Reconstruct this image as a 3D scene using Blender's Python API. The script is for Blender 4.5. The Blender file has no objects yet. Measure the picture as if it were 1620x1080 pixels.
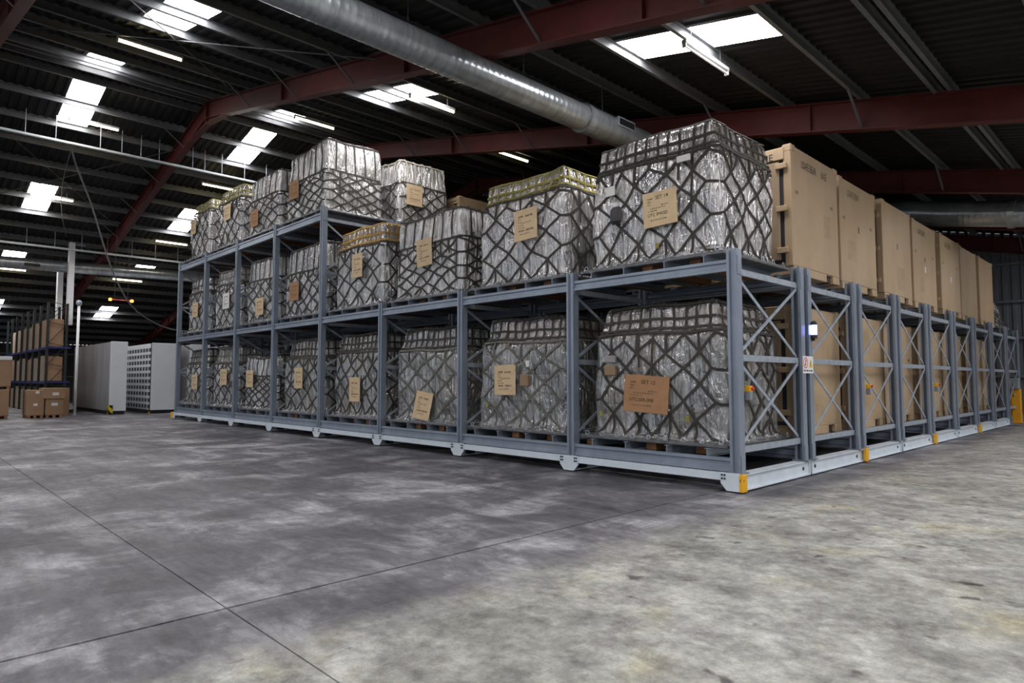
import bpy, bmesh, math, random
from mathutils import Vector, Matrix, noise

scene = bpy.context.scene
COL = scene.collection
R = math.radians

# ------------------------------------------------------------------ camera
cam_d = bpy.data.cameras.new('camera')
cam = bpy.data.objects.new('camera', cam_d)
COL.objects.link(cam)
cam_d.sensor_width = 36.0
cam_d.lens = 1030.0 / 1620.0 * 36.0
cam_d.clip_end = 300
cam.location = (4.387, -8.600, 1.55)
cam.rotation_euler = (R(90 + 3.389), 0, R(136.0 - 90.0))
scene.camera = cam

# ------------------------------------------------------------------ world, exposure
w = bpy.data.worlds.new('world')
scene.world = w
w.use_nodes = True
bg = w.node_tree.nodes['Background']
bg.inputs[0].default_value = (0.86, 0.93, 1.0, 1)
bg.inputs[1].default_value = 0.5
scene.view_settings.view_transform = 'Standard'
scene.view_settings.look = 'None'
scene.view_settings.gamma = 1.0
scene.view_settings.use_curve_mapping = False
scene.view_settings.exposure = 0.45
SKYLIGHT = 16.0
TUBE = 13.0
try:
    scene.cycles.use_denoising = True
    scene.cycles.max_bounces = 8
    scene.cycles.diffuse_bounces = 3
    scene.cycles.glossy_bounces = 3
    scene.cycles.transparent_max_bounces = 8
    scene.cycles.sample_clamp_indirect = 4.0
    scene.cycles.caustics_reflective = False
    scene.cycles.caustics_refractive = False
except Exception:
    pass

# ------------------------------------------------------------------ building constants
XR, ZR, SL = -18.6, 10.5, 0.2155         # ridge position, underside of rafter at ridge, slope
RD = 0.80                                 # rafter + purlin depth up to the sheet
X_LEFT, X_RIGHT, Y_OPEN, Y_WALL = -52.0, 14.0, -14.0, 23.5
FRAMES = [-12.9, -6.9, -0.9, 5.1, 11.3, 17.3, 23.2]


def under(x):
    return ZR - SL * abs(x - XR)


def sheet(x):
    return under(x) + RD


# ------------------------------------------------------------------ materials
def mat(name, col, rough=0.5, metal=0.0, emit=None, strength=0.0, var=0.0, vscale=4.0, bump=0.0, bscale=40.0,
        stretch=(1, 1, 1), spec=0.5, col2=None):
    m = bpy.data.materials.new(name)
    m.use_nodes = True
    nt = m.node_tree
    b = nt.nodes['Principled BSDF']
    b.inputs['Roughness'].default_value = rough
    b.inputs['Metallic'].default_value = metal
    b.inputs['Specular IOR Level'].default_value = spec
    b.inputs['Base Color'].default_value = (*col, 1)
    if emit:
        b.inputs['Emission Color'].default_value = (*emit, 1)
        b.inputs['Emission Strength'].default_value = strength
    if var or bump or col2:
        tc = nt.nodes.new('ShaderNodeTexCoord')
        mp = nt.nodes.new('ShaderNodeMapping')
        mp.inputs['Scale'].default_value = stretch
        nt.links.new(tc.outputs['Object'], mp.inputs[0])
    if var or col2:
        n = nt.nodes.new('ShaderNodeTexNoise')
        n.inputs['Scale'].default_value = vscale
        n.inputs['Detail'].default_value = 6
        n.inputs['Roughness'].default_value = 0.65
        nt.links.new(mp.outputs[0], n.inputs['Vector'])
        cr = nt.nodes.new('ShaderNodeValToRGB')
        lo = tuple(c * (1 - var) for c in col)
        hi = col2 if col2 else tuple(min(1, c * (1 + var)) for c in col)
        cr.color_ramp.elements[0].position = 0.32
        cr.color_ramp.elements[1].position = 0.68
        cr.color_ramp.elements[0].color = (*lo, 1)
        cr.color_ramp.elements[1].color = (*hi, 1)
        nt.links.new(n.outputs['Fac'], cr.inputs[0])
        nt.links.new(cr.outputs[0], b.inputs['Base Color'])
    if bump:
        n2 = nt.nodes.new('ShaderNodeTexNoise')
        n2.inputs['Scale'].default_value = bscale
        n2.inputs['Detail'].default_value = 4
        nt.links.new(mp.outputs[0], n2.inputs['Vector'])
        bp = nt.nodes.new('ShaderNodeBump')
        bp.inputs['Strength'].default_value = bump
        bp.inputs['Distance'].default_value = 0.02
        nt.links.new(n2.outputs['Fac'], bp.inputs['Height'])
        nt.links.new(bp.outputs[0], b.inputs['Normal'])
    return m


M = {}
M['galv'] = mat('galvanised steel', (0.27, 0.31, 0.375), 0.38, 0.4, var=0.16, vscale=2, stretch=(1, 1, 0.5), bump=0.03, bscale=30)
M['galv_bright'] = mat('galvanised brace', (0.36, 0.40, 0.46), 0.4, 0.35, var=0.2, vscale=6)
M['white_paint'] = mat('white painted steel', (0.66, 0.72, 0.78), 0.4, 0.0, var=0.08, vscale=3)
M['yellow'] = mat('yellow plastic', (0.85, 0.42, 0.01), 0.4)
M['black'] = mat('black plastic', (0.012, 0.012, 0.013), 0.5)
M['bolt'] = mat('dark bolt', (0.05, 0.055, 0.06), 0.4, 0.6)
M['red'] = mat('red plastic', (0.6, 0.02, 0.015), 0.4)
M['blue_light'] = mat('blue beacon glass', (0.1, 0.1, 0.8), 0.2, emit=(0.25, 0.28, 1.0), strength=9.0)
M['sign_white'] = mat('white sign board', (0.75, 0.76, 0.78), 0.4)
M['sign_yellow'] = mat('yellow sign print', (0.75, 0.45, 0.02), 0.5)
M['ink'] = mat('black ink', (0.02, 0.018, 0.016), 0.8)
M['faded_ink'] = mat('faded ink', (0.12, 0.085, 0.06), 0.8)
M['wood'] = mat('dunnage timber', (0.28, 0.13, 0.06), 0.8, var=0.45, vscale=5, stretch=(1, 6, 1))
M['alu'] = mat('aluminium pallet skin', (0.17, 0.17, 0.175), 0.38, 0.6, var=0.35, vscale=8)
M['net'] = mat('dark olive webbing', (0.045, 0.040, 0.034), 0.85, var=0.3, vscale=20)
M['net_grey'] = mat('worn grey webbing', (0.13, 0.125, 0.11), 0.85, var=0.3, vscale=15)
M['net_yellow'] = mat('olive yellow webbing', (0.26, 0.22, 0.05), 0.85, var=0.25, vscale=15)
M['net_orange'] = mat('amber webbing', (0.42, 0.24, 0.04), 0.85, var=0.25, vscale=15)
M['net_white'] = mat('cream webbing', (0.62, 0.58, 0.5), 0.85, var=0.2, vscale=15)
M['card_tag'] = mat('pale cardboard', (0.62, 0.46, 0.28), 0.85, var=0.08, vscale=6)
M['card_tag2'] = mat('brown cardboard', (0.35, 0.185, 0.09), 0.85, var=0.08, vscale=6)
M['card_edge'] = mat('cardboard box', (0.33, 0.20, 0.115), 0.85, var=0.1, vscale=2)
M['card_pale'] = mat('pale cardboard box', (0.34, 0.26, 0.18), 0.85, var=0.1, vscale=2)
M['tape'] = mat('white label', (0.7, 0.68, 0.66), 0.5)
M['tan'] = mat('desert tan paint', (0.42, 0.30, 0.182), 0.6, var=0.09, vscale=1.3, stretch=(1, 1, 0.45), bump=0.05, bscale=8)
M['tan_patch'] = mat('repainted tan patch', (0.44, 0.32, 0.20), 0.6, var=0.05)
M['tan_stain'] = mat('stained tan paint', (0.385, 0.275, 0.166), 0.65, var=0.10, vscale=5)
M['tan_shaded'] = mat('shaded tan paint', (0.30, 0.215, 0.135), 0.6, var=0.08, vscale=2)  # body tan made darker: the shade on the door end, put into the colour
M['seal'] = mat('rubber seal', (0.02, 0.018, 0.022), 0.7)
M['pocket'] = mat('fork pocket shade', (0.05, 0.03, 0.02), 0.8)
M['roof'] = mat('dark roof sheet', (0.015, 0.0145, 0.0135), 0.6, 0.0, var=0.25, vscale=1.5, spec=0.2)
M['purlin'] = mat('galvanised purlin', (0.13, 0.135, 0.14), 0.5, 0.2, var=0.15, vscale=3)
M['rafter'] = mat('oxide red steel', (0.085, 0.016, 0.015), 0.55, var=0.2, vscale=2, spec=0.25)
M['strut'] = mat('steel strut', (0.10, 0.10, 0.105), 0.5, 0.3)
M['skylight'] = mat('translucent roof sheet', (0.8, 0.8, 0.82), 0.5, emit=(1.0, 0.985, 1.0), strength=SKYLIGHT)
M['tube'] = mat('fluorescent tube', (0.9, 0.9, 0.8), 0.3, emit=(1.0, 0.85, 0.48), strength=TUBE)
M['tube_off'] = mat('unlit fluorescent tube', (0.75, 0.76, 0.78), 0.3)
M['lamp_body'] = mat('lamp batten', (0.5, 0.5, 0.48), 0.5)
M['duct'] = mat('spiral duct steel', (0.40, 0.43, 0.45), 0.28, 0.65, var=0.28, vscale=2.0, stretch=(1, 5, 1))
M['wall_grey'] = mat('grey wall sheet', (0.10, 0.105, 0.12), 0.6, var=0.12, vscale=2)
M['wall_green'] = mat('dark green wall sheet', (0.022, 0.04, 0.03), 0.6, var=0.15, vscale=2)
M['wall_dark'] = mat('dark wall sheet', (0.035, 0.033, 0.035), 0.7, var=0.15, vscale=2)
M['cab_white'] = mat('white cabinet steel', (0.84, 0.86, 0.90), 0.45, var=0.03, vscale=2)
M['cab_grey'] = mat('brushed grey cabinet panel', (0.52, 0.52, 0.54), 0.35, 0.4, var=0.12, vscale=2, stretch=(4, 1, 0.4))
M['bin_dark'] = mat('dark slate bin', (0.045, 0.055, 0.065), 0.6)
M['rack_blue'] = mat('dark blue rack paint', (0.012, 0.014, 0.12), 0.5)
M['rack_black'] = mat('black rack upright', (0.010, 0.013, 0.014), 0.5)
M['column_white'] = mat('white column paint', (0.9, 0.9, 0.9), 0.5)
M['cable'] = mat('grey cable', (0.16, 0.16, 0.16), 0.6)
M['tray'] = mat('light cable tray', (0.5, 0.55, 0.57), 0.4, 0.2)
M['red_lamp'] = mat('red lamp', (0.8, 0.1, 0.02), 0.3, emit=(1.0, 0.2, 0.03), strength=6.0)
M['post_yellow'] = mat('yellow post paint', (0.72, 0.33, 0.01), 0.45)
M['box_grey'] = mat('grey switch box', (0.22, 0.24, 0.26), 0.5)
M['c_light'] = mat('light grey case', (0.43, 0.41, 0.385), 0.5, var=0.10, vscale=3)
M['c_mid'] = mat('mid grey case', (0.26, 0.25, 0.245), 0.5, var=0.12, vscale=3)
M['c_dark'] = mat('dark bag', (0.045, 0.043, 0.045), 0.6, var=0.3, vscale=4)
M['c_brown'] = mat('brown carton', (0.26, 0.17, 0.10), 0.8, var=0.1, vscale=3)
M['c_buff'] = mat('buff carton', (0.42, 0.36, 0.28), 0.7, var=0.1, vscale=3)
M['c_white'] = mat('white carton', (0.62, 0.60, 0.56), 0.6, var=0.06, vscale=3)
M['c_olive'] = mat('olive crate', (0.10, 0.095, 0.06), 0.7, var=0.2, vscale=3)


def hazard_material():
    m = bpy.data.materials.new('hazard stripes')
    m.use_nodes = True
    nt = m.node_tree
    b = nt.nodes['Principled BSDF']
    tc = nt.nodes.new('ShaderNodeTexCoord')
    wv = nt.nodes.new('ShaderNodeTexWave')
    wv.bands_direction = 'DIAGONAL'
    wv.inputs['Scale'].default_value = 1.6
    nt.links.new(tc.outputs['Object'], wv.inputs['Vector'])
    cr = nt.nodes.new('ShaderNodeValToRGB')
    cr.color_ramp.interpolation = 'CONSTANT'
    cr.color_ramp.elements[0].color = (0.75, 0.55, 0.01, 1)
    cr.color_ramp.elements[1].color = (0.01, 0.01, 0.01, 1)
    cr.color_ramp.elements[1].position = 0.5
    nt.links.new(wv.outputs['Fac'], cr.inputs[0])
    nt.links.new(cr.outputs[0], b.inputs['Base Color'])
    return m


M['hazard'] = hazard_material()


def wrap_material(name, tint, film, milky):
    """clear stretch film: see-through, milky in vertical streaks, with sharp crinkle highlights"""
    m = bpy.data.materials.new(name)
    m.use_nodes = True
    nt = m.node_tree
    nt.nodes.clear()
    L = nt.links
    out = nt.nodes.new('ShaderNodeOutputMaterial')
    tc = nt.nodes.new('ShaderNodeTexCoord')
    oi = nt.nodes.new('ShaderNodeObjectInfo')
    sh = nt.nodes.new('ShaderNodeVectorMath')
    sh.operation = 'MULTIPLY_ADD'
    L.new(oi.outputs['Random'], sh.inputs[0])
    sh.inputs[1].default_value = (31.0, 17.0, 11.0)
    L.new(tc.outputs['Object'], sh.inputs[2])

    def noi(scale, rot, detail, dist, kind='FBM'):
        mp = nt.nodes.new('ShaderNodeMapping')
        mp.inputs['Scale'].default_value = scale
        mp.inputs['Rotation'].default_value = rot
        L.new(sh.outputs[0], mp.inputs[0])
        n = nt.nodes.new('ShaderNodeTexNoise')
        n.noise_type = kind
        n.inputs['Scale'].default_value = 1.0
        n.inputs['Detail'].default_value = detail
        n.inputs['Distortion'].default_value = dist
        L.new(mp.outputs[0], n.inputs['Vector'])
        return n.outputs['Fac']

    def math_(op, a, b):
        x = nt.nodes.new('ShaderNodeMath')
        x.operation = op
        for k, q in enumerate((a, b)):
            if isinstance(q, float):
                x.inputs[k].default_value = q
            else:
                L.new(q, x.inputs[k])
        return x.outputs[0]

    streak = noi((11, 11, 1.3), (0, 0, 0), 4, 0.9)
    diag = noi((7, 7, 2.2), (0.5, 0.6, 0.3), 3, 1.6)
    big = noi((1.6, 1.6, 1.2), (0.2, 0.1, 0), 2, 0.3)
    hgt = math_('ADD', streak, math_('MULTIPLY', diag, 0.9))
    bp = nt.nodes.new('ShaderNodeBump')
    bp.inputs['Strength'].default_value = 1.0
    bp.inputs['Distance'].default_value = 0.075
    L.new(hgt, bp.inputs['Height'])
    fac = math_('ADD', math_('MULTIPLY', streak, 0.65), math_('MULTIPLY', big, 0.35))
    ramp = nt.nodes.new('ShaderNodeMapRange')
    ramp.inputs['From Min'].default_value = 0.40
    ramp.inputs['From Max'].default_value = 0.64
    ramp.inputs['To Min'].default_value = milky * 0.08
    ramp.inputs['To Max'].default_value = milky
    L.new(fac, ramp.inputs['Value'])
    tr = nt.nodes.new('ShaderNodeBsdfTransparent')
    tr.inputs[0].default_value = (0.92, 0.92, 0.92, 1)
    df = nt.nodes.new('ShaderNodeBsdfDiffuse')
    df.inputs[0].default_value = (*tint, 1)
    L.new(bp.outputs[0], df.inputs['Normal'])
    gl = nt.nodes.new('ShaderNodeBsdfGlossy')
    gl.inputs['Roughness'].default_value = 0.12
    gl.inputs[0].default_value = (0.97, 0.97, 1.0, 1)
    L.new(bp.outputs[0], gl.inputs['Normal'])
    mx = nt.nodes.new('ShaderNodeMixShader')
    L.new(ramp.outputs[0], mx.inputs[0])
    L.new(tr.outputs[0], mx.inputs[1])
    L.new(df.outputs[0], mx.inputs[2])
    mx2 = nt.nodes.new('ShaderNodeMixShader')
    mx2.inputs[0].default_value = film
    L.new(mx.outputs[0], mx2.inputs[1])
    L.new(gl.outputs[0], mx2.inputs[2])
    L.new(mx2.outputs[0], out.inputs[0])
    return m


M['wrap'] = wrap_material('clear stretch film', (0.80, 0.775, 0.75), 0.33, 0.72)
M['wrap_milky'] = wrap_material('milky stretch film', (0.88, 0.85, 0.83), 0.26, 0.92)
M['wrap_clear'] = wrap_material('thin clear film', (0.60, 0.57, 0.53), 0.30, 0.40)


def floor_material():
    """two pours of concrete: a grey-violet sealed slab left of x = 0.6 and a paler, yellowish, pitted one right of it"""
    m = bpy.data.materials.new('warehouse concrete')
    m.use_nodes = True
    nt = m.node_tree
    L = nt.links
    b = nt.nodes['Principled BSDF']
    tc = nt.nodes.new('ShaderNodeNewGeometry')
    pos = tc.outputs['Position']

    def noi(scale, detail=6, rough=0.6, dist=0.0, stretch=(1, 1, 1), rot=0.0):
        mp = nt.nodes.new('ShaderNodeMapping')
        mp.inputs['Scale'].default_value = stretch
        mp.inputs['Rotation'].default_value = (0, 0, rot)
        L.new(pos, mp.inputs[0])
        n = nt.nodes.new('ShaderNodeTexNoise')
        n.inputs['Scale'].default_value = scale
        n.inputs['Detail'].default_value = detail
        n.inputs['Roughness'].default_value = rough
        n.inputs['Distortion'].default_value = dist
        L.new(mp.outputs[0], n.inputs['Vector'])
        return n.outputs['Fac']

    def ramp(fac, a, ca, bb, cb, mid=None):
        r = nt.nodes.new('ShaderNodeValToRGB')
        r.color_ramp.elements[0].position = a
        r.color_ramp.elements[0].color = (*ca, 1)
        r.color_ramp.elements[1].position = bb
        r.color_ramp.elements[1].color = (*cb, 1)
        if mid:
            e = r.color_ramp.elements.new(mid[0])
            e.color = (*mid[1], 1)
        L.new(fac, r.inputs[0])
        return r.outputs[0]

    def mixc(fac, a, bb, blend='MIX'):
        x = nt.nodes.new('ShaderNodeMix')
        x.data_type = 'RGBA'
        x.blend_type = blend
        if isinstance(fac, float):
            x.inputs[0].default_value = fac
        else:
            L.new(fac, x.inputs[0])
        L.new(a, x.inputs[6])
        L.new(bb, x.inputs[7])
        return x.outputs[2]

    old = ramp(noi(0.85, 9, 0.68, 0.6), 0.32, (0.058, 0.055, 0.060), 0.68, (0.36, 0.357, 0.365), (0.5, (0.118, 0.114, 0.123)))
    broad = ramp(noi(0.22, 3, 0.55, 0.2), 0.40, (0.84, 0.84, 0.85), 0.62, (1.30, 1.30, 1.30))
    old = mixc(1.0, old, broad, 'MULTIPLY')
    scuff = ramp(noi(1.2, 5, 0.6, 0.3, (0.35, 3.0, 1), R(20)), 0.35, (0.72, 0.72, 0.72), 0.65, (1.25, 1.25, 1.25))
    old = mixc(1.0, old, scuff, 'MULTIPLY')
    fine = ramp(noi(6.0, 8, 0.7, 0.3, (1.0, 2.2, 1), R(30)), 0.36, (0.74, 0.74, 0.75), 0.64, (1.24, 1.24, 1.24))
    old = mixc(1.0, old, fine, 'MULTIPLY')
    scratch = ramp(noi(2.2, 3, 0.5, 0.15, (9.0, 0.35, 1), R(35)), 0.60, (1, 1, 1), 0.68, (1.35, 1.35, 1.35))
    old = mixc(0.6, old, mixc(1.0, old, scratch, 'MULTIPLY'))
    tyre = ramp(noi(1.0, 3, 0.5, 0.8, (5.0, 0.22, 1), R(-8)), 0.60, (1, 1, 1), 0.75, (0.62, 0.62, 0.62))
    old = mixc(1.0, old, tyre, 'MULTIPLY')
    new = ramp(noi(2.4, 12, 0.74, 0.12), 0.30, (0.10, 0.098, 0.091), 0.68, (0.54, 0.54, 0.505), (0.48, (0.30, 0.298, 0.275)))
    blot = ramp(noi(0.55, 4, 0.6, 0.0), 0.35, (0.72, 0.72, 0.70), 0.62, (1.12, 1.12, 1.12))
    new = mixc(1.0, new, blot, 'MULTIPLY')
    pit = ramp(noi(11.0, 8, 0.75, 0.1), 0.34, (0.68, 0.68, 0.67), 0.62, (1.16, 1.16, 1.16))
    new = mixc(1.0, new, pit, 'MULTIPLY')
    ochre = ramp(noi(1.1, 4, 0.6, 0.3), 0.56, (1, 1, 1), 0.75, (0.95, 0.86, 0.62))
    new = mixc(1.0, new, ochre, 'MULTIPLY')
    spots = ramp(noi(3.6, 4, 0.5, 0.0), 0.29, (0.30, 0.29, 0.29), 0.355, (1, 1, 1))
    new = mixc(1.0, new, spots, 'MULTIPLY')
    grit = ramp(noi(60, 3, 0.7), 0.3, (0.8, 0.8, 0.8), 0.7, (1.15, 1.15, 1.15))

    sep = nt.nodes.new('ShaderNodeSeparateXYZ')
    L.new(pos, sep.inputs[0])
    wob = nt.nodes.new('ShaderNodeMath')
    wob.operation = 'MULTIPLY_ADD'
    L.new(noi(1.6, 6, 0.65), wob.inputs[0])
    wob.inputs[1].default_value = 1.1
    L.new(sep.outputs[0], wob.inputs[2])
    mr = nt.nodes.new('ShaderNodeMapRange')
    mr.inputs['From Min'].default_value = 0.95
    mr.inputs['From Max'].default_value = 1.5
    L.new(wob.outputs[0], mr.inputs['Value'])
    col = mixc(mr.outputs[0], old, new)
    col = mixc(0.7, col, mixc(1.0, col, grit, 'MULTIPLY'))
    L.new(col, b.inputs['Base Color'])
    rr = nt.nodes.new('ShaderNodeMapRange')
    rr.inputs['To Min'].default_value = 0.36
    rr.inputs['To Max'].default_value = 0.7
    L.new(noi(2.0, 5), rr.inputs['Value'])
    L.new(rr.outputs[0], b.inputs['Roughness'])
    b.inputs['Specular IOR Level'].default_value = 0.4
    bp = nt.nodes.new('ShaderNodeBump')
    bp.inputs['Strength'].default_value = 0.15
    bp.inputs['Distance'].default_value = 0.01
    L.new(noi(18, 6), bp.inputs['Height'])
    L.new(bp.outputs[0], b.inputs['Normal'])
    return m


M['floor'] = floor_material()
M['joint'] = mat('dark joint filler', (0.012, 0.012, 0.012), 0.9)


# ------------------------------------------------------------------ helpers
class MB:
    def __init__(s):
        s.v, s.f = [], []

    def add(s, vs, fs):
        o = len(s.v)
        s.v += [tuple(p) for p in vs]
        s.f += [tuple(i + o for i in f) for f in fs]
        return s

    def box(s, x0, x1, y0, y1, z0, z1):
        return s.add([(x0, y0, z0), (x1, y0, z0), (x1, y1, z0), (x0, y1, z0), (x0, y0, z1), (x1, y0, z1), (x1, y1, z1), (x0, y1, z1)],
                     [(0, 3, 2, 1), (4, 5, 6, 7), (0, 1, 5, 4), (1, 2, 6, 5), (2, 3, 7, 6), (3, 0, 4, 7)])

    def cbox(s, x0, x1, y0, y1, z0, z1, c=0.01):
        """box with chamfered edges (rounded look)"""
        bm = bmesh.new()
        bmesh.ops.create_cube(bm, size=1)
        for vv in bm.verts:
            vv.co = Vector(((x0 + x1) / 2 + vv.co.x * (x1 - x0), (y0 + y1) / 2 + vv.co.y * (y1 - y0), (z0 + z1) / 2 + vv.co.z * (z1 - z0)))
        bmesh.ops.bevel(bm, geom=bm.edges[:], offset=c, segments=1, affect='EDGES')
        bm.verts.index_update()
        s.add([vv.co[:] for vv in bm.verts], [[vv.index for vv in f.verts] for f in bm.faces])
        bm.free()
        return s

    def bar(s, p0, p1, w, h, up=(0, 0, 1)):
        p0, p1 = Vector(p0), Vector(p1)
        d = (p1 - p0).normalized()
        u = Vector(up)
        side = d.cross(u)
        if side.length < 1e-4:
            side = d.cross(Vector((1, 0, 0)))
        side.normalize()
        u = side.cross(d).normalized()
        vs = []
        for p in (p0, p1):
            for a, b in ((-1, -1), (1, -1), (1, 1), (-1, 1)):
                vs.append(p + side * (a * w / 2) + u * (b * h / 2))
        return s.add(vs, [(0, 1, 2, 3), (7, 6, 5, 4), (0, 4, 5, 1), (1, 5, 6, 2), (2, 6, 7, 3), (3, 7, 4, 0)])

    def prism(s, prof, origin, ex, ey, axis, length):
        """closed 2d profile extruded along axis"""
        o, ex, ey, ax = Vector(origin), Vector(ex), Vector(ey), Vector(axis) * length
        n = len(prof)
        vs = [o + ex * a + ey * b for a, b in prof] + [o + ex * a + ey * b + ax for a, b in prof]
        fs = [tuple(range(n - 1, -1, -1)), tuple(range(n, 2 * n))]
        fs += [(i, (i + 1) % n, n + (i + 1) % n, n + i) for i in range(n)]
        return s.add(vs, fs)

    def tube(s, path, r, n=10, cap=True, radii=None):
        path = [Vector(p) for p in path]
        rings = []
        prev = None
        for i, p in enumerate(path):
            a = path[max(0, i - 1)]
            b = path[min(len(path) - 1, i + 1)]
            t = (b - a).normalized()
            if prev is None:
                u = t.cross(Vector((0, 0, 1)))
                if u.length < 1e-3:
                    u = t.cross(Vector((1, 0, 0)))
                u.normalize()
            else:
                u = (prev - t * prev.dot(t)).normalized()
            prev = u
            vv = t.cross(u)
            rad = radii[i] if radii else r
            rings.append([p + (u * math.cos(k * 2 * math.pi / n) + vv * math.sin(k * 2 * math.pi / n)) * rad for k in range(n)])
        vs = [q for ring in rings for q in ring]
        fs = []
        for i in range(len(rings) - 1):
            for k in range(n):
                fs.append((i * n + k, i * n + (k + 1) % n, (i + 1) * n + (k + 1) % n, (i + 1) * n + k))
        if cap:
            fs.append(tuple(range(n - 1, -1, -1)))
            fs.append(tuple((len(rings) - 1) * n + k for k in range(n)))
        return s.add(vs, fs)

    def mesh(s, name, m=None, smooth=False):
        me = bpy.data.meshes.new(name)
        me.from_pydata(s.v, [], s.f)
        if m:
            me.materials.append(M[m])
        if smooth:
            me.polygons.foreach_set('use_smooth', [True] * len(me.polygons))
        me.validate()
        me.update()
        return me

    def build(s, name, m, parent=None, loc=(0, 0, 0), smooth=False):
        return link(name, s.mesh(name, m, smooth), parent, loc)


def link(name, me, parent=None, loc=(0, 0, 0), rot=(0, 0, 0), scale=(1, 1, 1)):
    o = bpy.data.objects.new(name, me)
    COL.objects.link(o)
    o.location = loc
    o.rotation_euler = rot
    o.scale = scale
    if parent:
        o.parent = parent
    return o


def tag(o, label=None, cat=None, group=None, kind=None):
    if label:
        o['label'] = label
    if cat:
        o['category'] = cat
    if group:
        o['group'] = group
    if kind:
        o['kind'] = kind
    return o


def empty(name, loc=(0, 0, 0), rz=0.0):
    return link(name, None, None, loc, (0, 0, rz))


def copy_tree(o, parent=None, skip=()):
    c = o.copy()
    COL.objects.link(c)
    c.parent = parent
    for ch in list(KIDS.get(o.name, ())) or list(o.children):
        if ch.name.split('.')[0] not in skip:
            copy_tree(ch, c, skip)
    return c


KIDS = {}
CACHE = {}


def shared(key, fn):
    if key not in CACHE:
        CACHE[key] = fn()
    return CACHE[key]


# ------------------------------------------------------------------ lettering (built first, while the scene is small)
TEXT = {}


def make_text(s, m):
    cu = bpy.data.curves.new('lettering', 'FONT')
    cu.body = s
    cu.size = 1.0
    cu.align_x = 'LEFT'
    cu.offset = 0.008
    cu.resolution_u = 2
    o = bpy.data.objects.new('lettering', cu)
    COL.objects.link(o)
    dg = bpy.context.evaluated_depsgraph_get()
    me = bpy.data.meshes.new_from_object(o.evaluated_get(dg))
    me.name = 'lettering'
    me.materials.clear()
    me.materials.append(M[m])
    bpy.data.objects.remove(o)
    TEXT[(s, m)] = me


for s_ in ('NAME:', 'SIZE:', 'WT:', 'SET 14', 'SET 12', 'UTC IPWSD', 'UTC:SER-SRB'):
    make_text(s_, 'ink')
for s_ in ('ONE', 'D', '-383', '383-'):
    make_text(s_, 'ink')
make_text('USAFE BEAR', 'ink')
make_text('BASE', 'faded_ink')
make_text('USAFE BEAR', 'faded_ink')


def lettering(s, m, parent, loc, rot, size, sx=1.0):
    return link('lettering', TEXT[(s, m)], parent, loc, rot, (size * sx, size, size))


# ================================================================== SETTING
# ---- floor: slabs with open joints over a dark sub-base
floor = MB().box(-60, 30, -30, 30, -0.25, -0.06).build('floor', 'joint')
tag(floor, 'grey and pale concrete warehouse floor cut by dark joints', None, None, 'structure')
xs = [-60, -33.2, -23.2, -13.2, -3.25, -0.22, 30]
ys = [-30, -18.85, -6.85, 30]
for i in range(len(xs) - 1):
    for j in range(len(ys) - 1):
        g, h = (0.005, 0.005)
        ga = 0.014 if i == len(xs) - 2 else g
        gb = 0.014 if i == len(xs) - 3 else g
        MB().box(xs[i] + ga, xs[i + 1] - gb, ys[j] + h, ys[j + 1] - h, -0.06, 0.0).build('slab', 'floor', floor)

# ---- roof: corrugated sheets, translucent strips, purlins, red frames
PUR = [0.15 + 1.5 * k for k in range(-35, 10) if X_LEFT < 0.15 + 1.5 * k < X_RIGHT]
stations = sorted(set([X_LEFT, XR, X_RIGHT] + [p for p in PUR if abs(p - XR) > 0.3]))


def near_station(x):
    return min(range(len(stations)), key=lambda i: abs(stations[i] - x))


STRIPS = []  # (x0, x1, y0, y1)
for (y0, y1) in ((-4.6, -3.75), (1.1, 2.0)):
    for (a, b) in ((-2.95, 0.1), (-11.9, -8.95), (-18.6, -15.9), (-23.0, -19.9), (-29.5, -26.6), (-36.2, -34.3), (-45.0, -42.0), (3.2, 6.2), (9.2, 12.2)):
        if y0 < 0 and a > -4 and a < 0:
            a, b = -2.95, 0.1
        STRIPS.append((a, b, y0, y1))
for (y0, y1) in ((-10.6, -9.75), ):
    for (a, b) in ((-2.95, 0.1), (-11.9, -8.95), (-18.6, -15.9), (-29.5, -26.6), (3.2, 6.2), (9.2, 12.2)):
        STRIPS.append((a, b, y0, y1))

for (y0, y1) in ((7.2, 8.1), (13.2, 14.1), (19.2, 20.1)):  # out-of-view skylights added to brighten the containers and gable wall
    for (a, b) in ((3.2, 6.2), (9.2, 12.2)):
        STRIPS.append((a, b, y0, y1))

PITCH = 0.25
prof = []
y = Y_OPEN
while y < Y_WALL - 0.01:
    prof += [(y, 0.0), (y + 0.09, 0.0), (y + 0.125, 0.04), (y + 0.215, 0.04)]
    y += PITCH
prof.append((Y_WALL, 0.0))
nP, nS = len(prof), len(stations)
verts = [(sx, py, sheet(sx) + pz) for sx in stations for (py, pz) in prof]
metal, sky = [], {}
for i in range(nS - 1):
    xm = (stations[i] + stations[i + 1]) / 2
    for j in range(nP - 1):
        ym = (prof[j][0] + prof[j + 1][0]) / 2
        q = (i * nP + j, i * nP + j + 1, (i + 1) * nP + j + 1, (i + 1) * nP + j)
        hit = None
        for k, (a, b, c, d) in enumerate(STRIPS):
            if stations[near_station(a)] < xm < stations[near_station(b)] and c < ym < d:
                hit = (k, i)
        if hit:
            sky.setdefault(hit, []).append(q)
        else:
            metal.append(q)
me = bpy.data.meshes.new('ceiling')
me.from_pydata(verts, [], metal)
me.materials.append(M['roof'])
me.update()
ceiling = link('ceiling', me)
tag(ceiling, 'dark corrugated pitched warehouse roof with translucent skylight strips', None, None, 'structure')
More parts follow.
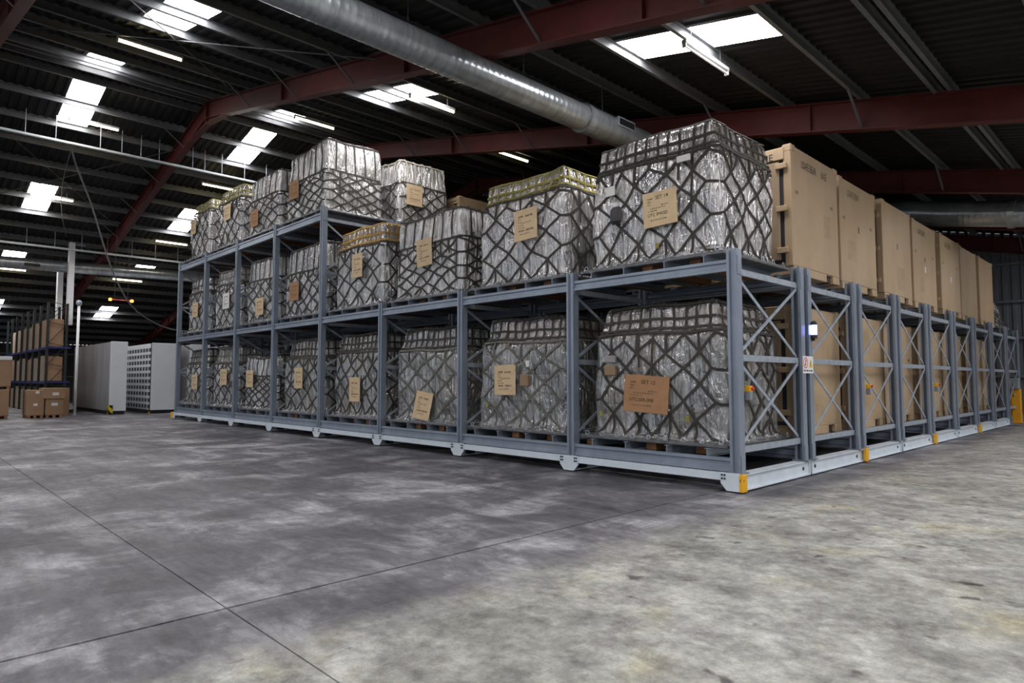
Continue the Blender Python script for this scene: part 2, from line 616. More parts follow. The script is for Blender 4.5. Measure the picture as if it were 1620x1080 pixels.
for (k, i), faces in sky.items():
    idx = sorted({a for f in faces for a in f})
    re = {a: n for n, a in enumerate(idx)}
    mb = MB()
    mb.v = [verts[a] for a in idx]
    mb.f = [tuple(re[a] for a in f) for f in faces]
    mb.build('skylight', 'skylight', ceiling)

Y0P, Y1P = Y_OPEN, Y_WALL
zprof = [(-0.035, 0.0), (0.035, 0.0), (0.035, 0.012), (-0.023, 0.012), (-0.023, 0.188), (0.035, 0.188), (0.035, 0.243), (-0.035, 0.243)]
purlin_me = MB().prism(zprof, (0, Y0P, 0), (1, 0, 0), (0, 0, 1), (0, 1, 0), Y1P - Y0P).mesh('purlin', 'purlin')
for p in PUR:
    if abs(p - XR) > 0.3:
        link('purlin', purlin_me, ceiling, (p, 0, sheet(p) - 0.2))
for dx in (-0.22, 0.22):
    link('purlin', purlin_me, ceiling, (XR + dx, 0, sheet(XR + dx) - 0.2))
for p in (1.42,):
    link('purlin', purlin_me, ceiling, (p, 0, sheet(p) - 0.22))

H_R = RD - 0.2


def rafter_mesh(x0, x1):
    mb = MB()
    z0, z1 = under(x0), under(x1)

    def seg(zo0, zo1, w):
        vs = []
        for (x, z) in ((x0, z0), (x1, z1)):
            for yy in (-w / 2, w / 2):
                for zz in (zo0, zo1):
                    vs.append((x, yy, z + zz))
        mb.add(vs, [(0, 1, 3, 2), (4, 6, 7, 5), (0, 4, 5, 1), (2, 3, 7, 6), (0, 2, 6, 4), (1, 5, 7, 3)])
    seg(0, 0.025, 0.22)
    seg(0.025, H_R - 0.025, 0.02)
    seg(H_R - 0.025, H_R, 0.22)
    n = int(abs(x1 - x0) / 6)
    for k in range(1, n + 1):
        x = x0 + (x1 - x0) * k / (n + 0.5)
        mb.box(x - 0.012, x + 0.012, -0.105, 0.105, under(x) + 0.02, under(x) + H_R - 0.02)
    # end plate and haunch at the ridge
    s = 1 if x1 > x0 else -1
    mb.box(min(x0, x0 + s * 0.03), max(x0, x0 + s * 0.03), -0.11, 0.11, under(x0) - 0.18, under(x0) + H_R)
    hx = x0 + s * 1.6
    vs = []
    for yy in (-0.01, 0.01):
        vs += [(x0, yy, under(x0) - 0.18), (hx, yy, under(hx)), (x0, yy, under(x0))]
    mb.add(vs, [(0, 1, 2), (5, 4, 3), (0, 3, 4, 1), (1, 4, 5, 2), (2, 5, 3, 0)])
    mb.bar((x0, 0, under(x0) - 0.18), (hx, 0, under(hx)), 0.22, 0.02)
    return mb.mesh('rafter', 'rafter')


raf_r, raf_l = rafter_mesh(XR, X_RIGHT), rafter_mesh(XR, X_LEFT)
strut_me = {}
for Y in FRAMES:
    link('rafter', raf_r, ceiling, (0, Y, 0))
    link('rafter', raf_l, ceiling, (0, Y, 0))
    for n_, p in enumerate(PUR):
        if n_ % 2 == 0 and abs(p - XR) > 1 and -46 < p < 6:
            MB().bar((p, Y - 0.75, sheet(p) - 0.2), (p, Y - 0.06, under(p) + 0.05), 0.05, 0.02).build('fly_brace', 'strut', ceiling)
    # steel legs at the far eave
    MB().box(X_LEFT + 0.1, X_LEFT + 0.5, Y - 0.1, Y + 0.1, 0, under(X_LEFT) + 0.3).build('steel_column', 'rafter', ceiling)
# diagonal wind bracing rods under the purlins
for (a, b) in (((-16, -6.9), (-8, -0.9)), ((-22, -6.9), (-30, -0.9)), ((-30, -6.9), (-22, -0.9)), ((-36, -0.9), (-28, 5.1)), ((-16, -0.9), (-8, -6.9))):
    MB().tube([(a[0], a[1], sheet(a[0]) - 0.26), (b[0], b[1], sheet(b[0]) - 0.26)], 0.014, 6).build('bracing_rod', 'strut', ceiling)


# ---- walls: corrugated
def corrugated(p0, p1, top, m, name, depth=0.045, pitch=0.3):
    p0, p1 = Vector(p0), Vector(p1)
    d = p1 - p0
    Ln = d.length
    d.normalize()
    nrm = Vector((-d.y, d.x, 0))
    pts = []
    t = 0.0
    while t < Ln:
        for a, b in ((0, 0), (0.12, 0), (0.15, depth), (0.27, depth)):
            if t + a <= Ln:
                pts.append(p0 + d * (t + a) + nrm * b)
        t += pitch
    pts.append(p1)
    mb = MB()
    vs = [(q.x, q.y, 0.0) for q in pts] + [(q.x, q.y, top(q.x)) for q in pts]
    n = len(pts)
    mb.add(vs, [(i, i + 1, n + i + 1, n + i) for i in range(n - 1)])
    return mb.mesh(name, m)


wall_back = link('wall_back', corrugated((-7.5, Y_WALL, 0), (X_RIGHT, Y_WALL, 0), sheet, 'wall_grey', 'wall_back'))
tag(wall_back, 'grey corrugated gable wall behind the racks', None, None, 'structure')
link('wall_panel', corrugated((X_LEFT, Y_WALL, 0), (-7.5, Y_WALL, 0), sheet, 'wall_green', 'wall_panel'), wall_back)
for z in (1.7, 3.2, 4.65, 6.15):
    MB().box(X_LEFT, X_RIGHT, Y_WALL - 0.16, Y_WALL - 0.02, z - 0.05, z + 0.05).build('wall_rail', 'purlin', wall_back)
for x in (-16.0, -7.5, 2.0):
    MB().box(x - 0.1, x + 0.1, Y_WALL - 0.4, Y_WALL - 0.17, 0, under(x)).build('wall_post', 'rafter' if x > -7 else 'wall_green', wall_back)
wall_left = link('wall_left', corrugated((X_LEFT, Y_OPEN, 0), (X_LEFT, Y_WALL, 0), lambda x: sheet(X_LEFT), 'wall_dark', 'wall_left'))
tag(wall_left, 'dark corrugated far side wall', None, None, 'structure')
for z in (1.8, 3.4):
    MB().box(X_LEFT + 0.02, X_LEFT + 0.14, Y_OPEN, Y_WALL, z - 0.05, z + 0.05).build('wall_rail', 'purlin', wall_left)

# ================================================================== MOBILE RACKS
P, Q, DEP = 3.0, 2.45, 2.15          # bay pitch, unit pitch, frame depth
LV = [0.455, 3.25, 6.17]             # beam top of each level
HB = [0.175, 0.15, 0.19]             # beam height
TOP_LOW, TOP_HIGH = 3.40, 6.34


def thick(poly, t):
    """closed outline of an open polyline given thickness t (offset to its left)"""
    pts = [Vector((a, b)) for a, b in poly]
    off = []
    for i, p in enumerate(pts):
        ds = []
        if i > 0:
            ds.append((p - pts[i - 1]).normalized())
        if i < len(pts) - 1:
            ds.append((pts[i + 1] - p).normalized())
        ns = [Vector((-d.y, d.x)) for d in ds]
        n = sum(ns, Vector((0, 0)))
        n.normalize()
        k = 1.0 / max(0.4, n.dot(ns[0]))
        off.append(p + n * t * k)
    return [tuple(p) for p in pts] + [tuple(p) for p in reversed(off)]


UP = [(-0.035, 0.075), (-0.075, 0.075), (-0.075, -0.075), (-0.038, -0.075), (-0.026, -0.035), (0.026, -0.035), (0.038, -0.075),
      (0.075, -0.075), (0.075, 0.075), (0.035, 0.075)]


def upright_mesh(top):
    mb = MB().prism(thick(UP, 0.010), (0, 0, 0.27), (1, 0, 0), (0, 1, 0), (0, 0, 1), top - 0.27)
    mb.box(-0.11, 0.11, -0.11, 0.11, 0.255, 0.27)
    # slotted connector plates
    for z in LV:
        if z < top:
            for sx in (-1, 1):
                mb.box(min(sx * 0.075, sx * 0.085), max(sx * 0.075, sx * 0.085), -0.06, 0.06, z - 0.22, z + 0.05)
    return mb.mesh('upright', 'galv')


def beam_mesh(h):
    prof_ = thick([(0.045, h), (-0.045, h), (-0.045, h - 0.03), (-0.02, h - 0.045), (-0.02, 0.045), (-0.045, 0.03), (-0.045, 0.0), (0.045, 0.0)], -0.008)
    mb = MB().prism([(a, b) for a, b in prof_], (-(P - 0.17) / 2, 0, 0), (0, 1, 0), (0, 0, 1), (1, 0, 0), P - 0.17)
    return mb.mesh('beam', 'galv')


def rail_mesh(length, h):
    pr = [(-0.04, 0), (0.04, 0), (0.04, 0.008), (0.006, 0.008), (0.006, h - 0.008), (0.04, h - 0.008), (0.04, h), (-0.04, h), (-0.04, h - 0.008),
          (-0.006, h - 0.008), (-0.006, 0.008), (-0.04, 0.008)]
    return MB().prism(pr, (0, -0.04, 0), (1, 0, 0), (0, 0, 1), (0, 1, 0), length).mesh('support_rail', 'galv')


up_low, up_high = upright_mesh(TOP_LOW), upright_mesh(TOP_HIGH)
beams = [beam_mesh(h) for h in HB]
rail_me = rail_mesh(DEP + 0.08, 0.115)


def brace_meshes():
    y0, y1 = 0.08, DEP - 0.08
    d = {}
    d['h'] = MB().box(-0.02, 0.02, y0 - 0.02, y1 + 0.02, -0.045, 0.045).mesh('brace', 'galv_bright')
    for nm, h in (('a', 1.26), ('b', 1.18), ('c', 1.38)):
        d[nm + '1'] = MB().bar((0.012, y0, 0.04), (0.012, y1, h - 0.04), 0.014, 0.05, (0, 0, 1)).mesh('brace', 'galv_bright')
        d[nm + '2'] = MB().bar((-0.012, y1, 0.04), (-0.012, y0, h - 0.04), 0.014, 0.05, (0, 0, 1)).mesh('brace', 'galv_bright')
    return d


BR = brace_meshes()


def foot_mesh():
    pr = [(-0.2, 0.27), (-0.2, 0.12), (-0.11, 0.02), (0.11, 0.02), (0.2, 0.12), (0.2, 0.27)]
    return MB().prism(pr, (0, -0.125, 0), (1, 0, 0), (0, 0, 1), (0, 1, 0), 0.02).mesh('foot_plate', 'white_paint')


foot_me = foot_mesh()
foot_corner = MB().prism([(-0.2, 0.27), (-0.2, 0.12), (-0.11, 0.02), (0.085, 0.02), (0.085, 0.27)], (0, -0.125, 0), (1, 0, 0), (0, 0, 1), (0, 1, 0), 0.02).mesh('foot_plate', 'white_paint')
bolt_me = MB().tube([(0, 0.004, 0), (0, -0.012, 0)], 0.014, 8).mesh('bolt', 'bolt')
hole_me = MB().tube([(-0.004, 0, 0), (0.01, 0, 0)], 0.028, 12).mesh('bolt', 'bolt')  # dark discs standing for the shaded bolt holes in the wheel beam
front_white = MB().prism([(-0.105, 0.155), (-0.02, 0.155), (-0.02, 0.163), (-0.097, 0.163), (-0.097, 0.252), (-0.02, 0.252), (-0.02, 0.26), (-0.105, 0.26)],
                         (-1.32, 0, 0), (0, 1, 0), (0, 0, 1), (1, 0, 0), 2.64).mesh('base_beam', 'white_paint')


def sill_mesh(length, face):
    """white channel running with the wheels; its open side faces +x"""
    pr = thick([(0.085, 0.245), (-0.06, 0.245), (-0.06, 0.245)], -0.01)
    mb = MB()
    mb.box(-0.09, 0.085, 0, length, 0.232, 0.248)
    mb.box(-0.09, 0.085, 0, length, 0.022, 0.036)
    mb.box(0.035 if face else -0.06, 0.05 if face else -0.045, 0, length, 0.036, 0.232)
    mb.box(-0.09, 0.085, 0, 0.012, 0.022, 0.248)
    mb.box(-0.09, 0.085, length - 0.012, length, 0.022, 0.248)
    return mb.mesh('wheel_beam', 'white_paint')


wheel_me = MB().tube([(-0.05, 0, 0.11), (0.03, 0, 0.11)], 0.105, 20).mesh('wheel', 'bolt')
sensor_me = MB().cbox(0.0, 0.055, -0.07, 0.07, -0.12, 0.12, 0.008).mesh('safety_sensor', 'yellow')
sensor_eye = MB().tube([(0.05, 0, 0), (0.075, 0, 0)], 0.03, 14).mesh('sensor_eye', 'black')


def estop(parent, loc):
    b = MB().cbox(-0.03, 0.05, -0.035, 0.035, -0.09, 0.03, 0.006).build('stop_switch', 'box_grey', parent, loc)
    MB().cbox(-0.03, 0.052, -0.037, 0.037, 0.03, 0.11, 0.006).build('switch_cover', 'yellow', b)
    MB().tube([(0.05, 0, 0.07), (0.075, 0, 0.07), (0.09, 0, 0.07)], 0.02, 14, radii=[0.015, 0.026, 0.022]).build('stop_button', 'red', b)
    return b


def frame(parent, x, y0, tall):
    top = up_high if tall else up_low
    link('upright', top, parent, (x, y0, 0))
    link('upright', top, parent, (x, y0 + DEP, 0), (0, 0, math.pi))
    zs = [0.575, 1.865, 3.09] + ([4.50, 6.0] if tall else [])
    for z in zs:
        link('brace', BR['h'], parent, (x, y0, z))
    for z, key in ((0.60, 'a'), (1.89, 'b')) + (((3.12, 'c'), (4.56, 'c')) if tall else ()):
        link('brace', BR[key + '1'], parent, (x, y0, z))
        link('brace', BR[key + '2'], parent, (x, y0, z))


def rack_unit(parent, unit, lines, bays, levels_of, rails=True):
    y0 = Q * unit
    for k in lines:
        frame(parent, -P * k, y0, k >= 4)
    for b in bays:
        xc = -P * b + P / 2
        for lv in range(levels_of(b)):
            for yy, rz in ((y0, 0), (y0 + DEP, math.pi)):
                link('beam', beams[lv], parent, (xc, yy, LV[lv] - HB[lv]), (0, 0, rz))
            if rails:
                for dx in (-1.05, -0.38, 0.38, 1.05):
                    link('support_rail', rail_me, parent, (xc + dx, y0, LV[lv] + 0.001))


def rack_base(parent, ya, yb, lines, front=False):
    for k in lines:
        link('wheel_beam', shared(('sill', round(yb - ya, 3), k == 0), lambda: sill_mesh(yb - ya, k == 0)), parent, (-P * k, ya, 0))
        n = 3 if yb - ya > 3 else 2
        for i in range(n):
            yy = ya + 0.35 + (yb - ya - 0.7) * i / (n - 1)
            link('wheel', wheel_me, parent, (-P * k - (0.0 if k else 0.01), yy, 0.0))
    if 0 in lines:
        n = 2 if yb - ya < 3 else 4
        for yy in ([ya + 0.22, yb - 0.22] if n == 2 else [ya + 0.2, (ya + yb) / 2 - 0.25, (ya + yb) / 2 + 0.25, yb - 0.2]):
            link('bolt', hole_me, parent, (0.05, yy, 0.135))


def lev(b):
    return 3 if b >= 5 else 2


bays_all = range(1, 9)
rack1 = tag(empty('mobile_rack', (0, 0, 0)), 'long galvanised mobile rack on white base along the open floor, front row', 'rack', 'mobile pallet racks')
rack_unit(rack1, 0, range(9), bays_all, lev)
rack_base(rack1, -0.105, 2.29, range(9))
for k in range(9):
    fp = link('foot_plate', foot_me if k else foot_corner, rack1, (-P * k, 0, 0))
    if k < 5:
        for sx in ((-1, 1) if k else (-1,)):
            for dx in (0.135, 0.175):
                for z in (0.235, 0.185):
                    link('bolt', bolt_me, fp, (sx * dx, -0.125, z))
for b in bays_all:
    link('base_beam', front_white, rack1, (-P * b + P / 2, 0, 0))
sn = link('safety_sensor', sensor_me, rack1, (0.085, -0.075, 0.14))
link('sensor_eye', sensor_eye, sn, (-0.01, 0.0, 0.04), (0, 0, R(-50)))
sn2 = link('safety_sensor', sensor_me, rack1, (-24.12, -0.12, 0.14), (0, 0, -math.pi / 2))
estop(rack1, (0.09, 0.16, 1.36))
sg = MB().box(0.078, 0.084, 2.09, 2.50, 1.66, 1.94).build('warning_sign', 'sign_white', rack1)
sg['label'] = 'white safety sign with red ring and yellow triangle'
ring = MB()
for i in range(24):
    a0, a1 = i * math.pi / 12, (i + 1) * math.pi / 12
    vs = []
    for a in (a0, a1):
        for r_ in (0.072, 0.09):
            vs.append((0.0855, 2.195 + r_ * math.cos(a), 1.83 + r_ * math.sin(a)))
    ring.add(vs, [(0, 1, 3, 2)])
ring.bar((0.0857, 2.145, 1.78), (0.0857, 2.245, 1.88), 0.001, 0.014, (0, 0, 1))
ring.build('prohibition_ring', 'red', sg)
MB().box(0.0852, 0.0856, 2.18, 2.21, 1.785, 1.85).tube([(0.0852, 2.195, 1.87), (0.0856, 2.195, 1.87)], 0.014, 10).build('figure_print', 'ink', sg)
MB().add([(0.0856, 2.33, 1.755), (0.0856, 2.47, 1.755), (0.0856, 2.40, 1.905)], [(0, 1, 2)]).build('warning_triangle', 'sign_yellow', sg)
MB().box(0.0857, 0.086, 2.392, 2.408, 1.80, 1.86).box(0.0857, 0.086, 2.392, 2.408, 1.775, 1.79).build('exclamation_print', 'ink', sg)
for yy, ww in ((2.12, 0.05), (2.19, 0.03), (2.24, 0.06), (2.33, 0.04), (2.39, 0.07)):
    MB().box(0.0852, 0.0856, yy, yy + ww, 1.69, 1.715).build('sign_print', 'ink', sg)

names2 = ['double mobile rack of tan containers, second base from the near corner', 'double mobile rack of tan containers, third base from the near corner',
          'double mobile rack of tan containers, fourth base from the near corner']
racks = [rack1]
for n_, (ua, ub) in enumerate(((1, 2), (3, 4), (5, 6))):
    r_ = tag(empty('mobile_rack', (0, 0, 0)), names2[n_], 'rack', 'mobile pallet racks')
    for u in (ua, ub):
        if u == 1:
            rack_unit(r_, u, range(9), bays_all, lev)
        elif u == 2:
            rack_unit(r_, u, (0, 1, 2, 4, 5), (1, 2, 5), lev)
        else:
            rack_unit(r_, u, (0, 1, 2), (1, 2), lev)
    rack_base(r_, Q * ua - 0.105, Q * ub + DEP + 0.12, (0, 1, 2) if ua > 1 else range(9))
    link('safety_sensor', sensor_me, r_, (0.085, Q * ub - 0.06, 0.14))
    if n_ < 2:
        estop(r_, (0.09, Q * ub + 0.22, 1.36))
    racks.append(r_)
r8 = tag(empty('mobile_rack', (0, 0, 0)), 'single mobile rack last on the white bases, before the yellow post', 'rack', 'mobile pallet racks')
rack_unit(r8, 7, (0, 1, 2), (1, 2), lev)
rack_base(r8, Q * 7 - 0.105, Q * 7 + DEP + 0.1, (0, 1, 2))
racks.append(r8)
r9 = tag(empty('fixed_rack', (0, 0, 0)), 'fixed rack frame at the far end behind the yellow post', 'rack')
rack_unit(r9, 8, (0, 1), (1,), lev)
for k in (0, 1):
    for yy in (Q * 8, Q * 8 + DEP):
        MB().box(-P * k - 0.12, -P * k + 0.12, yy - 0.12, yy + 0.12, 0, 0.255).build('foot_block', 'galv', r9)
# blue beacon on the second base
bc = MB().tube([(0.11, 2.5, 2.30), (0.11, 2.5, 2.46)], 0.05, 16).build('blue_beacon', 'blue_light', racks[1])
MB().tube([(0.11, 2.5, 2.24), (0.11, 2.5, 2.30)], 0.055, 14).box(0.07, 0.12, 2.48, 2.52, 2.20, 2.26).build('beacon_base', 'black', bc)
MB().tube([(0.11, 2.5, 2.46), (0.11, 2.5, 2.50), (0.11, 2.5, 2.53)], 0.05, 14, radii=[0.055, 0.05, 0.02]).build('beacon_cap', 'black', bc)

# yellow guard post with switch box
gp = tag(empty('guard_post', (0.02, 21.2, 0)), 'yellow steel post with grey switch box at the far rack end', 'post')
MB().cbox(-0.15, 0.15, -0.1, 0.1, 0, 1.22, 0.02).build('post', 'post_yellow', gp)
MB().cbox(-0.28, 0.28, -0.25, 0.25, 0, 0.03, 0.005).build('base_plate', 'post_yellow', gp)
MB().cbox(-0.2, 0.12, -0.22, 0.08, 1.22, 1.62, 0.02).build('switch_box', 'box_grey', gp)
for z in (0.45, 0.85):
    MB().tube([(0.15, -0.02, z), (0.16, -0.02, z)], 0.02, 8).build('bolt', 'bolt', gp)

# ================================================================== NETTED CARGO PALLETS
CUBE = {}


def cube_mesh(m):
    return shared(('cube', m), lambda: MB().cbox(-0.5, 0.5, -0.5, 0.5, -0.5, 0.5, 0.02).mesh('carton', m))


PW, PD, PT = 2.69, 2.2, 0.057


def plate_mesh():
    mb = MB()
    mb.cbox(-PW / 2, PW / 2, -PD / 2, PD / 2, 0, PT, 0.012)
    # tie-down rings along the rim
    return mb.mesh('pallet_base', 'alu')


def ring_mesh():
    mb = MB()
    n = 10
    pts = [(0.035 * math.cos(i * 2 * math.pi / n), 0.0, 0.035 * math.sin(i * 2 * math.pi / n)) for i in range(n + 1)]
    mb.tube(pts, 0.008, 5, cap=False)
    mb.box(-0.03, 0.03, -0.02, 0.02, -0.05, -0.025)
    return mb.mesh('tie_ring', 'galv_bright')


plate_me, ring_me = plate_mesh(), ring_mesh()
block_me = MB().cbox(-0.09, 0.09, -0.9, 0.98, -0.119, 0.0, 0.006).mesh('dunnage_block', 'wood')


class Load:
    def __init__(s, seed, W=2.3, D=1.8, H=2.12, taper=0.05, lump=0.03, slope=0.0, dip=0.0, vh=0.76, shoulder=0.0):
        s.rng = random.Random(seed)
        s.seed, s.hx, s.hy, s.H, s.r = seed, W / 2, D / 2, H, 0.08
        s.vh, s.shoulder = vh, shoulder
        s.taper, s.lump, s.slope, s.dip = taper, lump, slope, dip
        s.lx, s.ly, s.la = 2 * (s.hx - s.r), 2 * (s.hy - s.r), math.pi * s.r / 2
        s.P = 2 * (s.lx + s.ly) + 4 * s.la
        s.start = [0, s.lx + s.la, s.lx + s.la + s.ly + s.la, 2 * s.lx + s.ly + 3 * s.la]
        s.len = [s.lx, s.ly, s.lx, s.ly]

    def ring(s, u):
        u %= s.P
        hx, hy, r = s.hx, s.hy, s.r
        dirs = [((-(hx - r), -hy), (1, 0), (0, -1)), ((hx, -(hy - r)), (0, 1), (1, 0)), ((hx - r, hy), (-1, 0), (0, 1)), ((-hx, hy - r), (0, -1), (-1, 0))]
        for k in range(4):
            L_ = s.len[k]
            if u <= L_:
                (px, py), (dx, dy), (nx, ny) = dirs[k]
                return px + dx * u, py + dy * u, nx, ny
            u -= L_
            if u <= s.la:
                a = u / r
                (px, py), (dx, dy), (nx, ny) = dirs[k]
                ex, ey = px + dx * L_, py + dy * L_
                cx, cy = ex - nx * r, ey - ny * r
                c, sn_ = math.cos(a), math.sin(a)
                mx, my = nx * c + dx * sn_, ny * c + dy * sn_
                return cx + mx * r, cy + my * r, mx, my
            u -= s.la
        return dirs[0][0][0], dirs[0][0][1], 0, -1

    def at(s, u, v):
        x, y, nx, ny = s.ring(u)
        q = max(0.0, v - 1.0)
        vv = min(v, 1.0)
        k = 1 - s.taper * vv ** 2
        inset = 0.06 * (max(0.0, vv - 0.94) / 0.06) ** 2
        flare = 0.10 * max(0.0, 1 - vv / 0.06) ** 2
        bul = 0.035 * math.sin(math.pi * vv)
        px, py = x * k, y * k
        z = vv * s.H
        p = Vector((px, py, z)) + Vector((s.seed * 7.3, s.seed * 3.1, 0))
        d = s.lump * noise.noise(p * 1.7) * 1.6 + 0.018 * noise.noise(Vector((p.x * 6, p.y * 6, p.z * 2.2))) + 0.006 * noise.noise(p * 17)
        sv = max(0.0, min(1.0, (vv - s.vh + 0.02) / 0.09))
        d += bul - inset + flare - s.shoulder * sv * sv * (3 - 2 * sv)
        if q > 0:
            f = max(0.0, 1 - q)
            px, py = px * f, py * f
            d *= f
        top = s.slope * (px / s.hx) + 0.05 * noise.noise(Vector((px * 1.6 + s.seed, py * 1.6, 3.3))) - s.dip * (1 - min(1, (px / s.hx) ** 2))
        z += top * vv ** 3 - 0.03 * inset / 0.06 + (0.02 * min(1, q * 5))
        return Vector((px + nx * d, py + ny * d, PT + max(0.004, z)))

    def nrm(s, u, v):
        e = 0.02
        a = s.at(u + e, v) - s.at(u - e, v)
        b = s.at(u, v + e) - s.at(u, max(0.001, v - e))
        n = a.cross(b)
        if n.length < 1e-9:
            return Vector((0, 0, 1))
        return n.normalized()

    def shell(s, m, nv=22, nr=5):
        us = []
        for k in range(4):
            n = max(6, int(s.len[k] / 0.085))
            us += [s.start[k] + s.len[k] * i / n for i in range(n)]
            us += [s.start[k] + s.len[k] + s.la * i / 3 for i in range(3)]
        vs_ = [i / nv for i in range(nv + 1)] + [1 + 0.97 * (i + 1) / nr for i in range(nr)]
        mb = MB()
        pts = [s.at(u, v) for v in vs_ for u in us]
        n = len(us)
        fs = [(j * n + i, j * n + (i + 1) % n, (j + 1) * n + (i + 1) % n, (j + 1) * n + i) for j in range(len(vs_) - 1) for i in range(n)]
        fs.append(tuple((len(vs_) - 1) * n + i for i in range(n)))
        mb.add(pts, fs)
        return mb.mesh('plastic_wrap', m, True)

    def strap(s, mb, a, b, w=0.042, t=0.008, off=0.014, step=0.13, sag=0.0):
        (u0, v0), (u1, v1) = a, b
        L_ = math.hypot(u1 - u0, (v1 - v0) * s.H)
        n = max(2, int(L_ / step) + 1)
        P_, N_ = [], []
        for i in range(n + 1):
            f = i / n
            u, v = u0 + (u1 - u0) * f, v0 + (v1 - v0) * f - sag * 4 * f * (1 - f)
            nn = s.nrm(u, v)
            P_.append(s.at(u, v) + nn * off)
            N_.append(nn)
        vs = []
        for i in range(n + 1):
            d = (P_[min(n, i + 1)] - P_[max(0, i - 1)]).normalized()
            sd = d.cross(N_[i])
            if sd.length < 1e-5:
                sd = Vector((0, 0, 1))
            sd.normalize()
            for e, o in ((-1, 0), (1, 0), (1, t), (-1, t)):
                vs.append(P_[i] + sd * (e * w / 2) + N_[i] * o)
        fs = [(3, 2, 1, 0), (4 * n, 4 * n + 1, 4 * n + 2, 4 * n + 3)]
        for i in range(n):
            for k in range(4):
                fs.append((4 * i + k, 4 * i + (k + 1) % 4, 4 * i + 4 + (k + 1) % 4, 4 * i + 4 + k))
        mb.add(vs, fs)

    def side_net(s, m, vh, rows=6, col=0.31, w=0.042):
        """diamond webbing below height vh, hexagons around the corners, hung from a strap at vh"""
        rng = s.rng
        cols = []
        for k in range(4):
            n = max(3, int(round((s.len[k] - 0.16) / col)) + 1)
            if n % 2 == 0:
                n += 1
            for i in range(n):
                cols.append((k, s.start[k] + 0.04 + (s.len[k] - 0.08) * i / (n - 1)))
        N = len(cols)
        par = [0]
        for i in range(1, N):
            par.append(par[-1] if cols[i][0] != cols[i - 1][0] else 1 - par[-1])
        v0, v1 = 0.02, vh - 0.03
        node = {}
        for i in range(N):
            for j in range(rows + 1):
                if (j + par[i]) % 2 == 0:
                    ju, jv = rng.uniform(-0.05, 0.05), rng.uniform(-0.024, 0.024)
                    if j == 0:
                        jv = 0
                    node[(i, j)] = (cols[i][1] + ju, v0 + (v1 - v0) * (j / rows) ** 0.92 + jv)
        mb = MB()
        for (i, j), a in node.items():
            i2 = (i + 1) % N
            wrapu = s.P if i2 == 0 else 0
            if cols[i][0] == cols[i2][0]:
                for dj in (-1, 1):
                    if (i2, j + dj) in node:
                        b = node[(i2, j + dj)]
                        s.strap(mb, a, (b[0] + wrapu, b[1]), w)
            elif (i2, j) in node:
                b = node[(i2, j)]
                s.strap(mb, a, (b[0] + wrapu, b[1]), w, sag=0.008)
            if j >= rows - 1:
                s.strap(mb, a, (a[0], vh), w)
            if j <= 1:
                s.strap(mb, a, (a[0], 0.012), w * 0.8)
        for i in range(N):
            if rng.random() < 0.22:
                s.strap(mb, (cols[i][1], vh), (cols[i][1] + rng.uniform(-0.03, 0.03), vh - rng.uniform(0.15, 0.5)), w * 0.8, off=0.02)
        for k in range(24):
            s.strap(mb, (s.P * k / 24, vh + 0.006 * math.sin(k)), (s.P * (k + 1) / 24, vh + 0.006 * math.sin(k + 1)), w * 1.1, off=0.018)
        return mb.mesh('side_net', m)

    def top_net(s, m, vh, style, w=0.042):
        rng = s.rng
        mb = MB()
        gap = 0.225 if style == 'grid' else 0.36
        if style == 'grid':
            lines = [vh + 0.028, vh + (1 - vh) * 0.45, vh + (1 - vh) * 0.88]
        else:
            lines = [0.955]
        for v in lines:
            for k in range(24):
                s.strap(mb, (s.P * k / 24, v), (s.P * (k + 1) / 24, v), w, off=0.02)
        for k in range(4):
            n = max(3, int(round(s.len[k] / gap)))
            for i in range(n):
                u = s.start[k] + s.len[k] * (i + 0.5) / n + rng.uniform(-0.02, 0.02)
                s.strap(mb, (u, vh), (u, 1.0), w * 0.9, off=0.016)
                s.strap(mb, (u, 1.0), (u, 1.55), w * 0.9, off=0.016, step=0.2)
        if style == 'grid':
            for v in (1.12, 1.3):
                for k in range(12):
                    s.strap(mb, (s.P * k / 12, v), (s.P * (k + 1) / 12, v), w, off=0.016, step=0.2)
        return mb.mesh('top_net', m)


PALS = {'grey': ['c_light', 'c_mid', 'c_light', 'c_mid', 'c_dark', 'c_dark', 'c_buff'],
        'mixed': ['c_light', 'c_mid', 'c_dark', 'c_olive', 'c_light', 'c_brown', 'c_buff'],
        'pale': ['c_light', 'c_light', 'c_white', 'c_mid'],
        'warm': ['c_buff', 'c_mid', 'c_brown', 'c_olive', 'c_light', 'c_dark', 'c_light'],
        'brown': ['c_brown', 'c_brown', 'c_buff', 'c_white', 'c_brown'],
        'bright': ['c_white', 'c_light', 'c_buff', 'c_white']}


